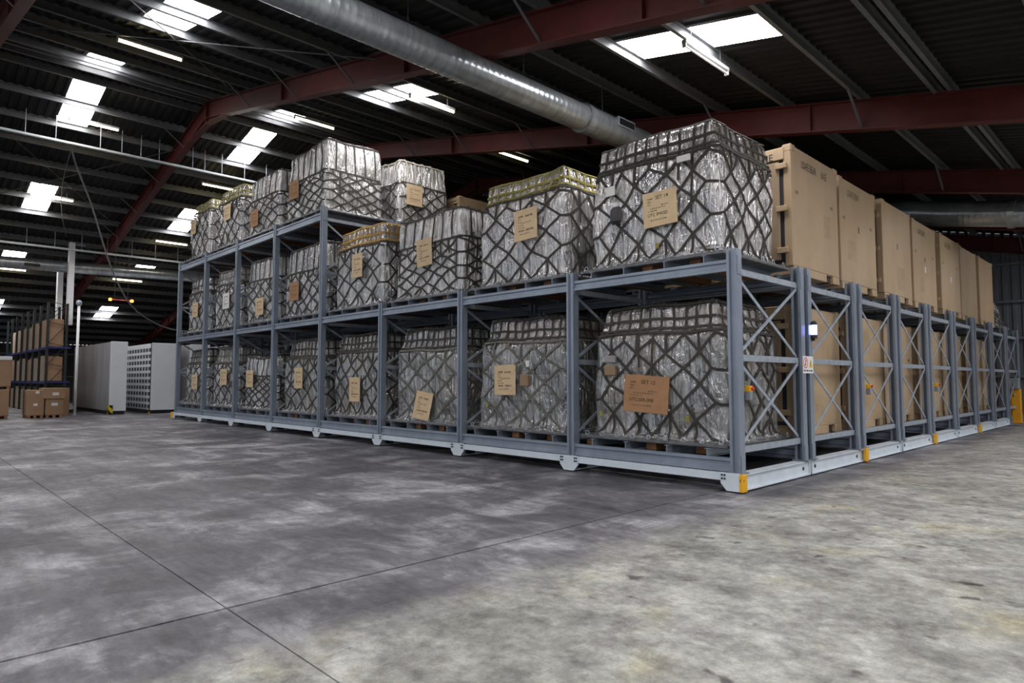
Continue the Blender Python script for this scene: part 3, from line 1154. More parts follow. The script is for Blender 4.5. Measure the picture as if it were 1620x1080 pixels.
def cargo(name, label, group, seed, x, y, z, H=2.12, W=2.3, D=1.8, vh=0.76, style='grid', side='net', top='net', wrap='wrap', pal='grey', toppal=None,
          nx=4, nz=4, tag_at=None, tag_m='card_tag', tag_size=(0.6, 0.56), tag_rot=(0, 0, 0), tag_text=None, lump=0.03, slope=0.0, dip=0.0,
          rows=6, cat='cargo pallet', taper=0.05, col=0.31, shoulder=None):
    o = tag(empty(name, (x, y, z)), label, cat, group)
    rng = random.Random(seed * 17 + 3)
    pb = link('pallet_base', plate_me, o)
    for i in range(9):
        link('tie_ring', ring_me, pb, (-PW / 2 + 0.12 + (PW - 0.24) * i / 8, -PD / 2 + 0.03, PT + 0.03))
    for i in range(6):
        link('tie_ring', ring_me, pb, (PW / 2 - 0.03, -PD / 2 + 0.15 + (PD - 0.3) * i / 5, PT + 0.03), (0, 0, math.pi / 2))
    for dx in (-1.2 + rng.uniform(-0.02, 0.06), -0.1 + rng.uniform(-0.15, 0.15), 0.72 + rng.uniform(-0.12, 0.12)):
        link('dunnage_block', block_me, o, (dx, rng.uniform(-0.12, 0.0), 0))
    if shoulder is None:
        shoulder = 0.05 if style == 'grid' else 0.0
    ld = Load(seed, W, D, H, taper, lump, slope, dip, vh, shoulder)
    # cartons: stacked ring of boxes inside the film
    core_w, core_d, core_h = W * (1 - taper) - 0.13, D * (1 - taper) - 0.13, H - 0.09 - abs(slope) - dip
    zcur = PT
    full_w, full_d = core_w, core_d
    for k in range(nz):
        hz = core_h / nz
        if zcur + hz - PT > vh * H + 0.1:
            core_w, core_d = full_w - 2 * shoulder, full_d - 2 * shoulder
        ps = PALS[toppal] if (toppal and k == nz - 1) else PALS[pal]
        n = nx if rng.random() < 0.6 else nx - 1
        cuts = [0.0] + sorted((i + 1) / n + rng.uniform(-0.05, 0.05) for i in range(n - 1)) + [1.0]
        for i in range(n):
            wx = (cuts[i + 1] - cuts[i]) * core_w
            cx = -core_w / 2 + (cuts[i] + cuts[i + 1]) / 2 * core_w
            for jy in range(2):
                ins = rng.uniform(0.0, 0.05)
                mm = rng.choice(ps)
                link('carton', cube_mesh(mm), o, (cx, (-core_d / 4 + ins / 2) if jy == 0 else core_d / 4 - ins / 2, zcur + hz / 2), (0, 0, 0),
                     (wx - 0.015, core_d / 2 - 0.012 - ins, hz - rng.uniform(0.005, 0.03)))
        zcur += hz
    link('plastic_wrap', ld.shell(wrap), o)
    link('side_net', ld.side_net(side, vh, rows, col), o)
    link('top_net', ld.top_net(top, vh, style), o)
    if tag_at:
        tx, tz, face = tag_at
        tw, th = tag_size
        yy = -D / 2 - 0.125 - abs(math.sin(R(tag_rot[2]))) * tw / 2
        board = shared(('tag', tw, th, tag_m), lambda: MB().cbox(-tw / 2, tw / 2, -0.007, 0.007, -th / 2, th / 2, 0.004).mesh('cargo_tag', tag_m))
        if face == 'front':
            t = link('cargo_tag', board, o, (tx, yy, tz - z), (R(tag_rot[0]), R(tag_rot[1]), R(tag_rot[2])))
        else:
            t = link('cargo_tag', board, o, (W / 2 + 0.125, tx, tz - z), (R(tag_rot[0]), R(tag_rot[1]), R(90 + tag_rot[2])))
        t['label'] = 'cardboard tag with writing'
        fx = (R(90), 0, 0)
        if tag_text:
            big, bottom = tag_text
            for i, s_ in enumerate(('NAME:', 'SIZE:', 'WT:')):
                lettering(s_, 'ink', t, (-tw * 0.37, -0.0085, th * (0.29 - 0.085 * i)), fx, 0.036)
            lettering(big, 'ink', t, (-tw * 0.12, -0.0085, th * 0.27), fx, 0.085, 0.95)
            lettering(bottom, 'ink', t, (-tw * 0.37, -0.0085, -th * 0.2), fx, 0.072, 0.95)
            rows_ = [(0.08, 0.05, 0.2), (0.02, -0.28, 0.46), (-0.045, -0.35, 0.24), (-0.31, -0.28, 0.42)]
        else:
            rows_ = [(0.27, -0.3, 0.2), (0.26, 0.0, 0.28), (0.18, -0.32, 0.12), (0.1, -0.32, 0.14), (0.05, -0.2, 0.45), (-0.02, -0.32, 0.2), (-0.1, -0.32, 0.24),
                     (-0.19, -0.3, 0.25), (-0.19, 0.02, 0.3), (-0.3, -0.25, 0.4)]
        pm = MB()
        for (rz_, rx, rw) in rows_:
            cx = rx * tw
            while cx < (rx + rw) * tw:
                ww = rng.uniform(0.012, 0.03)
                hh = rng.uniform(0.010, 0.020) if abs(rz_ + 0.19) > 0.01 and rz_ < 0.25 else rng.uniform(0.03, 0.045)
                pm.box(cx, cx + ww, -0.0082, -0.007, rz_ * th - hh / 2, rz_ * th + hh / 2)
                cx += ww + rng.uniform(0.008, 0.02)
        tag(pm.build('scribbled_print', 'faded_ink', t), kind='stuff')
    return o


def bay_x(b):
    return -P * b + P / 2


UY = 1.12      # centre of a pallet within its unit
G0, G1, G2 = 'netted pallets on the ground level', 'netted pallets on the second level', 'netted pallets on the top level'
ZL = [z + 0.12 for z in LV]
NP = {}


def fp(key, lvl, b, label, seed, **kw):
    if 'tagx' in kw:
        kw['tag_at'] = (kw.pop('tagx'), kw.pop('tagz'), 'front')
    NP[key] = cargo('netted_pallet', label, (G0, G1, G2)[lvl], seed, bay_x(b), UY, ZL[lvl], **kw)


# upper, two-level part (bays counted from the near corner)
fp('b1', 1, 1, 'large shrink-wrapped pallet under dark net on top of the corner bay, with SET 14 tag', 1, H=2.14, W=2.34, D=1.86, pal='grey', toppal='brown', shoulder=0.05, tagx=0.26, tagz=4.24,
   tag_rot=(0, -2, 2), tag_text=('SET 14', 'UTC IPWSD'))
fp('b2', 1, 2, 'upper netted pallet with olive-yellow top net, second bay from the corner', 2, H=2.12, W=2.3, top='net_yellow', vh=0.78, pal='grey', toppal='brown', shoulder=0.08, tagx=0.29, tagz=4.50,
   tag_size=(0.54, 0.62), tag_rot=(-6, -5, 8), wrap='wrap')
fp('b3', 1, 3, 'lower upper-tier netted pallet with plain vertical straps, third bay from the corner', 3, H=1.96, W=2.44, vh=0.62, style='bars', rows=8, col=0.26, pal='pale', tagx=0.05, tagz=4.42,
   tag_size=(0.52, 0.62), tag_rot=(0, -4, 4), wrap='wrap_milky', dip=0.03)
fp('b4', 1, 4, 'upper netted pallet with amber top net, beside the tall rack section', 4, H=2.14, W=2.3, top='net_orange', vh=0.74, pal='grey', tagx=0.13, tagz=4.5, tag_size=(0.5, 0.62))
# ground level
fp('a1', 0, 1, 'ground-level netted pallet in the corner bay with brown SET 12 tag', 11, shoulder=0.10, H=2.15, W=2.36, vh=0.77, side='net', pal='warm', toppal='brown', wrap='wrap_clear', tagx=0.0, tagz=1.33, tag_m='card_tag2',
   tag_size=(0.72, 0.58), tag_rot=(0, 4, 16), tag_text=('SET 12', 'UTC:SER-SRB'))
fp('a2', 0, 2, 'ground-level netted pallet with orange tag, second bay from the corner', 12, shoulder=0.12, H=2.15, W=2.3, vh=0.76, pal='warm', toppal='brown', wrap='wrap_clear', tagx=-0.3, tagz=1.55, tag_size=(0.56, 0.58), tag_rot=(0, -1, 3), side='net_grey',
   tag_m='card_tag')
fp('a3', 0, 3, 'ground-level netted pallet with low slanted tag, third bay from the corner', 13, shoulder=0.09, H=2.14, W=2.3, vh=0.74, pal='warm', toppal='warm', wrap='wrap_clear', tagx=0.04, tagz=0.98, tag_size=(0.56, 0.62), tag_rot=(-8, 7, 4), side='net_grey')
fp('a4', 0, 4, 'ground-level netted pallet, fourth bay from the corner', 14, shoulder=0.10, H=2.15, W=2.3, vh=0.76, wrap='wrap_clear', pal='warm', toppal='warm', tagx=0.09, tagz=1.31, tag_size=(0.52, 0.62), col=0.27)
fp('a5', 0, 5, 'ground-level netted pallet, fifth bay, under the end of the tall section', 15, shoulder=0.09, H=2.15, W=2.3, vh=0.72, wrap='wrap_clear', pal='warm', toppal='brown', tagx=-0.05, tagz=1.61, tag_size=(0.5, 0.6), nx=3, nz=3)
fp('a6', 0, 6, 'shorter ground-level netted pallet with bare vertical straps, sixth bay', 16, H=1.78, W=2.4, vh=0.6, style='bars', rows=8, col=0.26, pal='pale', tagx=-0.55, tagz=1.59, nx=3, nz=3, dip=0.08, tag_size=(0.55, 0.55))
fp('a7', 0, 7, 'ground-level netted pallet, seventh bay from the corner', 17, shoulder=0.08, H=2.15, W=2.2, vh=0.7, pal='warm', toppal='brown', tagx=0.16, tagz=1.66, nx=3, nz=3, top='net_grey')
fp('a8', 0, 8, 'ground-level netted pallet in the farthest bay beside white cabinets', 18, shoulder=0.06, H=2.15, W=2.2, vh=0.72, pal='warm', toppal='warm', tagx=0.19, tagz=1.48, nx=3, nz=3, taper=0.1)
# middle level of the tall section
fp('m5', 1, 5, 'middle-level netted pallet with dark orange tag, fifth bay', 25, H=2.1, W=2.4, vh=0.62, style='bars', pal='grey', wrap='wrap', tagx=-0.44, tagz=4.18, tag_m='card_tag2', nx=3, nz=3, slope=0.05)
fp('m6', 1, 6, 'middle-level netted pallet, sixth bay from the corner', 26, H=2.14, W=2.3, vh=0.65, style='bars', pal='pale', tagx=0.1, tagz=3.93, nx=3, nz=3)
fp('m7', 1, 7, 'middle-level netted pallet with olive top net, seventh bay', 27, H=2.15, W=2.2, vh=0.72, top='net_grey', pal='mixed', tagx=0.21, tagz=4.36, nx=3, nz=3, tag_m='tape')
fp('m8', 1, 8, 'middle-level netted pallet in the farthest bay', 28, H=2.15, W=2.2, vh=0.7, pal='grey', tagx=0.03, tagz=4.29, nx=3, nz=3)
# top level
fp('c5', 2, 5, 'top-level pallet with bare milky film and slack net at the tall rack end', 35, H=2.12, W=2.42, vh=0.55, style='bars', rows=8, col=0.26, pal='pale', wrap='wrap_milky', tagx=-0.57, tagz=7.27, tag_m='card_tag2', nx=3, nz=3, lump=0.045, slope=0.05)
fp('c6', 2, 6, 'top-level netted pallet with orange tag, sixth bay', 36, H=2.0, W=2.3, vh=0.6, style='bars', pal='pale', wrap='wrap_milky', tagx=-0.47, tagz=6.92, tag_m='card_tag2', nx=3, nz=3)
fp('c7', 2, 7, 'top-level netted pallet with yellow-edged net, seventh bay', 37, H=2.2, W=2.2, vh=0.76, top='net_yellow', pal='grey', tagx=0.12, tagz=7.58, nx=3, nz=3)
fp('c8', 2, 8, 'top-level netted pallet with yellow-edged net, farthest bay', 38, H=2.25, W=2.1, vh=0.8, top='net_yellow', pal='grey', tagx=-0.46, tagz=7.64, nx=3, nz=3)
# odd things caught in the nets
MB().cbox(-0.72, -0.48, -1.10, -1.0, 0.76, 1.06, 0.05).build('dark_pouch', 'c_dark', NP['b1'])
MB().cbox(-0.80, -0.62, -1.06, -1.04, 1.26, 1.42, 0.004).build('paper_label', 'tape', NP['b1'])
MB().cbox(0.55, 0.78, -1.04, -1.02, 1.52, 1.62, 0.004).build('paper_label', 'tape', NP['b1'])
MB().cbox(0.16, 0.22, -1.06, -1.03, 0.24, 0.33, 0.01).build('yellow_marker', 'net_yellow', NP['b1'])
MB().cbox(-1.0, -0.94, -1.03, -1.0, 0.36, 0.46, 0.01).build('yellow_marker', 'net_yellow', NP['a1'])
MB().cbox(0.64, 0.70, -1.05, -1.02, 0.34, 0.44, 0.01).build('yellow_marker', 'net_yellow', NP['a1'])
MB().cbox(-0.88, -0.66, -1.04, -0.98, 1.05, 1.22, 0.01).build('brown_packet', 'c_brown', NP['a1'])
MB().cbox(-0.88, -0.66, -1.05, -0.98, 1.26, 1.38, 0.01).build('grey_packet', 'c_mid', NP['a1'])
MB().cbox(-0.86, -0.81, -1.03, -1.0, 0.42, 0.51, 0.01).build('yellow_marker', 'net_yellow', NP['a2'])
MB().cbox(0.28, 0.36, -1.05, -1.02, 1.22, 1.34, 0.004).build('paper_label', 'tape', NP['a2'])
MB().cbox(0.10, 0.32, -1.04, -0.98, 0.86, 1.08, 0.01).build('brown_packet', 'c_brown', NP['a2'])
# second row behind
cw = cargo('netted_pallet', 'top-level pallet with cream net and white film behind the tall rack end', G2, 45, bay_x(5) + 0.1, Q + UY, ZL[2], H=2.12, W=2.3, D=1.85, vh=0.62, style='bars', pal='bright',
           top='net_white', wrap='wrap_milky', nx=3, nz=3, tag_at=(-0.45, 7.3, 'right'), tag_size=(0.6, 0.66), lump=0.03)

ORD = ['', 'first', 'second', 'third', 'fourth', 'fifth', 'sixth', 'seventh', 'eighth']


def row2(src, lvl, b):
    c = copy_tree(NP[src], None, ('cargo_tag', 'scribbled_print', 'lettering'))
    c.location = (bay_x(b), Q + UY, ZL[lvl])
    tag(c, ('ground-level' if lvl == 0 else 'upper') + ' netted pallet half hidden in the second row, %s bay from the corner' % ORD[b], 'cargo pallet', 'netted pallets in the second row')


for b, s_ in ((2, 'a4'), (3, 'a7'), (4, 'a3'), (5, 'a2'), (6, 'a5'), (7, 'a8'), (8, 'a4')):
    row2(s_, 0, b)
for b, s_ in ((2, 'b4'), (3, 'm6'), (4, 'b1'), (5, 'a3'), (6, 'a7')):
    row2(s_, 1, b)
# film-draped load at the far end
lf = cargo('netted_pallet', 'film-draped sloping load at the far rack end beside the last container', None, 51, bay_x(1), Q * 8 + UY, ZL[1], H=1.35, W=2.3, D=1.9, vh=0.4, style='bars', pal='pale',
           wrap='wrap_milky', nx=3, nz=2, taper=0.35, lump=0.06)

# ================================================================== TAN CONTAINERS
CL, CW, CHT = 2.70, 2.13, 2.26


def container_parts():
    d = {}
    z0 = 0.14
    d['body'] = MB().cbox(-CL / 2, CL / 2, -CW / 2 + 0.04, CW / 2, z0, CHT, 0.02)
    d['post'] = MB().cbox(-0.07, 0.07, -0.07, 0.07, z0, CHT - 0.10, 0.012)
    d['casting'] = MB().cbox(-0.085, 0.085, -0.085, 0.085, -0.07, 0.07, 0.02).tube([(0.083, 0, 0), (0.09, 0, 0)], 0.038, 12)
    d['skid'] = MB().cbox(-CL / 2, CL / 2, -0.22, 0.22, 0.0, z0, 0.01)
    return {k: v.mesh(k, 'tan') for k, v in d.items()}


CP = container_parts()
cp_inner = MB().box(-CL / 2 + 0.06, CL / 2 - 0.06, -CW / 2 + 0.08, CW / 2 - 0.03, 0.02, 0.14).mesh('fork_pocket', 'pocket')  # dark block filling the pockets, their inner shade put into its colour
cp_skid_end = MB().cbox(-CL / 2, CL / 2, -0.16, 0.16, 0.0, 0.15, 0.01).mesh('skid', 'tan')
cp_skid_mid = MB().cbox(-CL / 2, CL / 2, -0.40, 0.40, 0.0, 0.15, 0.01).mesh('skid', 'tan')
cp_rim = MB().box(-CL / 2 + 0.001, CL / 2 - 0.001, -CW / 2 + 0.041, CW / 2 - 0.001, 0.13, 0.16).mesh('base_rim', 'tan')
cp_door = MB().cbox(-CL / 4 + 0.14, CL / 4 - 0.14, -0.02, 0.02, 0.26, CHT - 0.26, 0.01).mesh('door', 'tan_shaded')
cp_header = MB().cbox(-CL / 2 + 0.12, CL / 2 - 0.12, -0.02, 0.02, CHT - 0.24, CHT - 0.03, 0.008).mesh('header', 'tan')
cp_seal = MB().box(-CL / 2 + 0.10, CL / 2 - 0.10, -0.008, 0.008, 0.2, CHT - 0.02).mesh('door_seal', 'seal')
cp_hinge = MB().cbox(-0.10, 0.10, -0.035, 0.01, -0.05, 0.05, 0.01).mesh('hinge', 'tan')
cp_bar = MB().tube([(0, -0.05, 0.2), (0, -0.05, CHT - 0.2)], 0.018, 8).mesh('lock_bar', 'tan_shaded')
cp_frame = MB().box(-0.35, 0.35, 0, 0.004, -0.3, 0.3).mesh('paint_patch', 'tan')


def container(label, unit, lvl, text=None, full=True, dx=0.0, rng=random.Random(5), patch=True):
    x = bay_x(1) - 0.08 + dx
    o = tag(empty('cargo_container', (x, Q * unit + UY + 0.03, ZL[lvl])), label, 'container', 'tan cargo containers')
    link('body', CP['body'], o)
    link('fork_pocket', cp_inner, o)
    link('skid', cp_skid_end, o, (0, -CW / 2 + 0.20, 0))
    link('skid', cp_skid_end, o, (0, CW / 2 - 0.16, 0))
    link('skid', cp_skid_mid, o, (0, 0.02, 0))
    for sx in (-1, 1):
        for sy in (-1, 1):
            link('corner_casting', CP['casting'], o, (sx * (CL / 2 - 0.075), sy * (CW / 2 - 0.075) - (0 if sy > 0 else -0.01), CHT - 0.05), (0, 0, 0 if sx > 0 else math.pi))
            link('corner_post', CP['post'], o, (sx * (CL / 2 - 0.072), sy * (CW / 2 - 0.072) + (0.0 if sy > 0 else 0.0), 0))
    yd = -CW / 2 + 0.03
    link('door_seal', cp_seal, o, (0, yd, 0))
    link('header', cp_header, o, (0, yd - 0.025, 0))
    for sx in (-1, 1):
        dr = link('door', cp_door, o, (sx * (CL / 4 - 0.075), yd - 0.012, 0))
        for z in (0.42, 1.15, 1.9):
            link('hinge', cp_hinge, dr, (sx * 0.585, -0.03, z))
        link('lock_bar', cp_bar, dr, (-sx * 0.4, 0, 0))
    rx = (R(90), 0, R(90))
    xf = CL / 2 + 0.0018
    if text:
        ink = 'ink' if text == 2 else 'faded_ink'
        lettering('USAFE BEAR', ink, o, (xf, -CW / 2 + 0.42, 1.93), rx, 0.20, 0.62)
        if text == 2:
            lettering('BASE', 'faded_ink', o, (xf, -CW / 2 + 1.32, 1.93), rx, 0.20, 0.62)
        lettering('-383', 'ink', o, (xf, -CW / 2 + 0.12, 1.42), rx, 0.09, 1.0)
        lettering('383-', 'ink', o, (xf, CW / 2 - 0.40, 1.42), rx, 0.09, 1.0)
    if full and lvl == 1 and unit < 5:
        pr_ = random.Random(unit * 3 + lvl)
        for q in range(2):
            pw, ph = pr_.uniform(0.3, 0.6), pr_.uniform(0.3, 0.6)
            py, pz = pr_.uniform(-0.5, 0.6), pr_.uniform(0.45, 1.2)
            MB().box(CL / 2 - 0.001, CL / 2 + (0.0006, 0.0011)[q], py - pw / 2, py + pw / 2, pz - ph / 2, pz + ph / 2).build('paint_patch', ('tan_patch', 'tan_stain')[q], o)
    if text == 2:
        lettering('ONE', 'ink', o, (CL / 2 - 0.66, yd - 0.047, 2.03), (R(90), 0, 0), 0.17)
        lettering('D', 'ink', o, (CL / 2 - 0.62, yd - 0.034, 0.42), (R(90), 0, 0), 0.2)
        link('data_plate', shared('dplate', lambda: MB().cbox(-0.09, 0.09, -0.006, 0.006, -0.13, 0.13, 0.003).mesh('data_plate', 'galv_bright')), o, (CL / 2 - 0.55, yd - 0.04, 0.95))
    return o


for u in range(1, 8):
    o = container('tan metal container on the upper level, %s from the near corner' % ORD[u],
                  u, 1, 2 if u == 1 else (1 if u in (2, 4, 5) else None), dx=(0.02, -0.05, 0.0, -0.03, 0.02, -0.02, 0.0)[u - 1])
    if u in (4, 5):
        MB().box(CL / 2, CL / 2 + 0.004, -0.06, 0.06, 0.98, 1.14).build('data_plate', 'tape', o)
    if u in (2, 3, 4):
        MB().box(CL / 2, CL / 2 + 0.003, -0.03, 0.01, 1.25, 1.38).build('stencil_mark', 'ink', o)
for u in range(1, 8):
    container('tan metal container on the ground level, %s from the near corner' % ORD[u], u, 0, 1 if u == 3 else None, dx=(-0.02, 0.02, -0.05, 0.0, -0.03, 0.02, -0.02)[u - 1])
o = container('tan container high behind the cream-netted pallet', 2, 2, None, dx=-12.0)
o.scale = (1, 1, 0.62)
o = container('tan container high behind the other, half hidden', 3, 2, None, dx=-12.4)
o.scale = (1, 1, 0.62)
# (their rack levels)
for u in (3,):
    rack_unit(racks[2], u, (4, 5), (5,), lev)

# ================================================================== ROOF SERVICES
# main spiral duct
dx_, dz_, dr_ = -4.3, 7.10, 0.275


def spiral(path, r, n=20, pitch=0.14, ridge=0.003):
    pts, rad = [], []
    for i in range(len(path) - 1):
        a, b = Vector(path[i]), Vector(path[i + 1])
        L_ = (b - a).length
        k = max(1, int(L_ / pitch))
        for j in range(k):
            f = j / k
            pts += [a.lerp(b, f), a.lerp(b, f + 0.12 / k), a.lerp(b, f + 0.24 / k)]
            rad += [r, r + ridge, r]
    pts.append(Vector(path[-1]))
    rad.append(r)
    return MB().tube(pts, r, n, True, rad)


duct = tag(empty('spiral_duct', (dx_, -12, dz_)), 'large galvanised spiral duct hung under the roof across the view', 'duct')
inv = -Vector((dx_, -12, dz_))


def sub(mb, name, m, parent, smooth=False):
    mb.v = [tuple(Vector(p) + inv) for p in mb.v]
    return mb.build(name, m, parent, (0, 0, 0), smooth)


sub(spiral([(dx_, -12, dz_), (dx_, 1.9, dz_)], dr_), 'duct_pipe', 'duct', duct, True)
sub(spiral([(dx_, 1.9, dz_), (dx_, 13.3, dz_)], dr_ + 0.02, pitch=0.5, ridge=0.004), 'duct_pipe', 'duct', duct, True)
sub(MB().tube([(dx_, 1.82, dz_), (dx_, 1.98, dz_)], dr_ + 0.04, 24), 'coupling', 'duct', duct)
bend = [(dx_ + 0.75 * (1 - math.cos(a)), 13.3 + 0.75 * math.sin(a), dz_) for a in [i * math.pi / 2 / 6 for i in range(7)]]
sub(MB().tube(bend, dr_ + 0.03, 24), 'elbow', 'duct', duct, True)
# branch to the right
sub(spiral([(dx_ + 0.7, 14.05, dz_), (-1.5, 14.05, 6.74), (-0.45, 14.05, 6.50), (1.1, 14.05, 6.22), (5.0, 14.05, 5.55)], 0.37), 'branch_pipe', 'duct', duct, True)
sub(MB().tube([(1.1, 14.05, 6.22), (1.25, 14.05, 6.2)], 0.41, 24), 'coupling', 'duct', duct)
# grille
gr = MB()
gr.box(dx_ + dr_ - 0.02, dx_ + dr_ + 0.045, 2.72, 3.32, dz_ + 0.0, dz_ + 0.2)
g_ = sub(gr, 'air_grille', 'galv_bright', duct)
gr = MB()
gr.box(dx_ + dr_ + 0.04, dx_ + dr_ + 0.05, 2.75, 3.29, dz_ + 0.03, dz_ + 0.17)
sub(gr, 'grille_opening', 'black', g_)
for yy in (-9, -5.6, -2.6, 0.1, 2.55, 5.6, 8.6, 11.9):
    sub(MB().tube([(dx_ + 0.0, yy, dz_ + dr_), (dx_, yy, sheet(dx_) - 0.02)], 0.008, 6).bar((dx_, yy - 0.02, dz_ + dr_ + 0.01), (dx_, yy + 0.02, dz_ + dr_ + 0.01), 0.06, 0.02),
        'hanger_rod', 'strut', duct)

# far duct along the left slope
d2 = tag(empty('spiral_duct', (-33, -12, 6.75)), 'pale round duct far off above the cardboard boxes', 'duct')
spiral([(0, 0, 0), (0, 17, 0.45)], 0.28, pitch=0.8).build('duct_pipe', 'duct', d2, smooth=True)
MB().box(0.26, 0.31, 7.9, 8.5, 0.08, 0.22).build('air_grille', 'black', d2)
for yy in (2, 6, 10, 14):
    MB().tube([(0, yy, 0.28), (0, yy, sheet(-33) - 6.77)], 0.01, 6).build('hanger_rod', 'strut', d2)

# cable trays on drop rods
t1 = tag(empty('cable_tray', (-22, -9, 9.66)), 'pale cable tray hung on short rods under the left roof slope', 'cable tray', 'hung cable trays')
MB().box(-0.06, 0.06, 0, 15.5, 0, 0.012).box(-0.06, -0.05, 0, 15.5, 0.012, 0.07).box(0.05, 0.06, 0, 15.5, 0.012, 0.07).build('tray', 'tray', t1)
for yy in (-8.0, -6.9, -5.53, -4.69, -3.38, -2.71, -2.09, -1.48, -0.3, 0.15, 0.8, 1.7, 2.6, 3.6, 4.6):
    MB().tube([(0, yy + 9, 0.0), (0, yy + 9, sheet(-22) - 9.67)], 0.013, 6).build('drop_rod', 'galv_bright', t1)
t2 = tag(empty('cable_tray', (-31.5, -9, 7.58)), 'second cable tray farther off, just above the pale duct', 'cable tray', 'hung cable trays')
MB().box(-0.06, 0.06, 0, 16, 0, 0.012).box(-0.06, -0.05, 0, 16, 0.012, 0.08).box(0.05, 0.06, 0, 16, 0.012, 0.08).build('tray', 'tray', t2)
for k in range(15):
    MB().tube([(0, 0.6 + k * 1.05, 0), (0, 0.6 + k * 1.05, sheet(-31.5) - 7.6)], 0.014, 6).build('drop_rod', 'galv_bright', t2)
# loose cable
cab_pts = [(-22.0, -4.25, 9.66), (-22.6, -4.0, 9.2), (-24.0, -3.2, 8.12), (-25.29, -2.23, 6.11), (-25.95, -1.35, 4.72), (-26.45, -0.37, 4.07), (-26.94, 0.59, 3.80), (-27.2, 1.4, 3.75)]


def smooth_path(pts, k=5):
    pts = [Vector(p) for p in pts]
    out = []
    for i in range(len(pts) - 1):
        p0, p1, p2, p3 = pts[max(0, i - 1)], pts[i], pts[i + 1], pts[min(len(pts) - 1, i + 2)]
        for j in range(k):
            t = j / k
            out.append(0.5 * ((2 * p1) + (p2 - p0) * t + (2 * p0 - 5 * p1 + 4 * p2 - p3) * t * t + (3 * p1 - p0 - 3 * p2 + p3) * t ** 3))
    out.append(pts[-1])
    return out


tag(MB().tube(smooth_path(cab_pts), 0.03, 6).build('hanging_cable', 'cable', None, (0, 0, 0), True), 'grey cable drooping from the tray down towards the white cabinets', 'cable')
c2 = MB().tube(smooth_path([(-22.05, -4.2, 9.66), (-24.5, -4.05, 8.9), (-28.5, -3.4, 8.6), (-32.2, -2.6, 8.3)]), 0.014, 6)
tag(c2.build('power_cable', 'cable', None, (0, 0, 0), True), 'thin cable running from the tray to the hung white strips', 'cable')
# bar with two red lamps
rb = tag(empty('signal_bar', (-29.6, -0.83, 5.22)), 'thin hung bar with a red lamp at each end', 'signal lamp')
MB().tube([(-0.32, -0.35, 0.04), (0.32, 0.35, -0.04)], 0.025, 8).build('bar', 'red', rb)
for s in (-1, 1):
    MB().cbox(s * 0.34 - 0.06, s * 0.34 + 0.06, s * 0.36 - 0.06, s * 0.36 + 0.06, -0.06 - s * 0.04, 0.06 - s * 0.04, 0.02).build('red_lamp', 'red_lamp', rb)
    MB().tube([(s * 0.2, s * 0.22, 0), (s * 0.2, s * 0.22, sheet(-29.6) - 5.3)], 0.006, 5).build('hanger_rod', 'strut', rb)

# fluorescent battens along the purlins
lamp_body = MB().cbox(-0.05, 0.05, -0.75, 0.75, 0.03, 0.10, 0.01).mesh('batten', 'lamp_body')
lamp_tube = MB().tube([(0, -0.72, 0), (0, 0.72, 0)], 0.03, 10).mesh('tube', 'tube')
lamp_tube_off = MB().tube([(0, -0.72, 0), (0, 0.72, 0)], 0.022, 10).mesh('tube', 'tube_off')
lamp_cap = MB().cbox(-0.04, 0.04, -0.02, 0.02, -0.04, 0.10, 0.01).mesh('end_cap', 'lamp_body')
lamps = [(-13.3, -4.1, 'lit batten lamp near the top left, between two skylights', 1), (-9.4, 1.75, 'lit batten lamp below the skylight right of the first red rafter', 1),
         (-16.2, 1.8, 'lit batten lamp below the skylight near the ridge', 1), (-1.28, 1.65, 'unlit batten lamp under the big right-hand skylight', 0),
         (-12.0, 7.3, 'lit batten lamp over the third-bay pallets', 1), (-30.5, 1.5, 'lit batten lamp just left of the tall rack top', 1),
         (-24.0, 1.45, 'lit batten lamp above the farthest top pallets', 1), (-21.4, -3.7, 'lit batten lamp beside the cable tray skylight', 1),
         (-27.6, -3.9, 'lit batten lamp beside the lower left skylight', 1), (-36.4, -4.3, 'lit batten lamp at the far left edge', 1),
         (-36.4, 1.0, 'lit batten lamp below the pale duct', 1), (-20.5, 13.8, 'lit batten lamp under the far ridge', 1),
         (-5.8, -4.1, 'lit batten lamp over the open floor before the rack', 1), (3.6, -4.1, 'lit batten lamp over the corner of the rack', 1)]
for (x, y, lb, on) in lamps:
    z = sheet(x) - 0.2 - 0.17
    o = tag(empty('batten_lamp', (x, y, z)), lb, 'lamp', 'fluorescent batten lamps')
    link('batten', lamp_body, o)
    link('tube', lamp_tube if on else lamp_tube_off, o)
    for s in (-1, 1):
        link('end_cap', lamp_cap, o, (0, s * 0.73, 0))
        MB().tube([(0, s * 0.5, 0.10), (0, s * 0.5, 0.385)], 0.006, 5).build('hanger', 'strut', o)

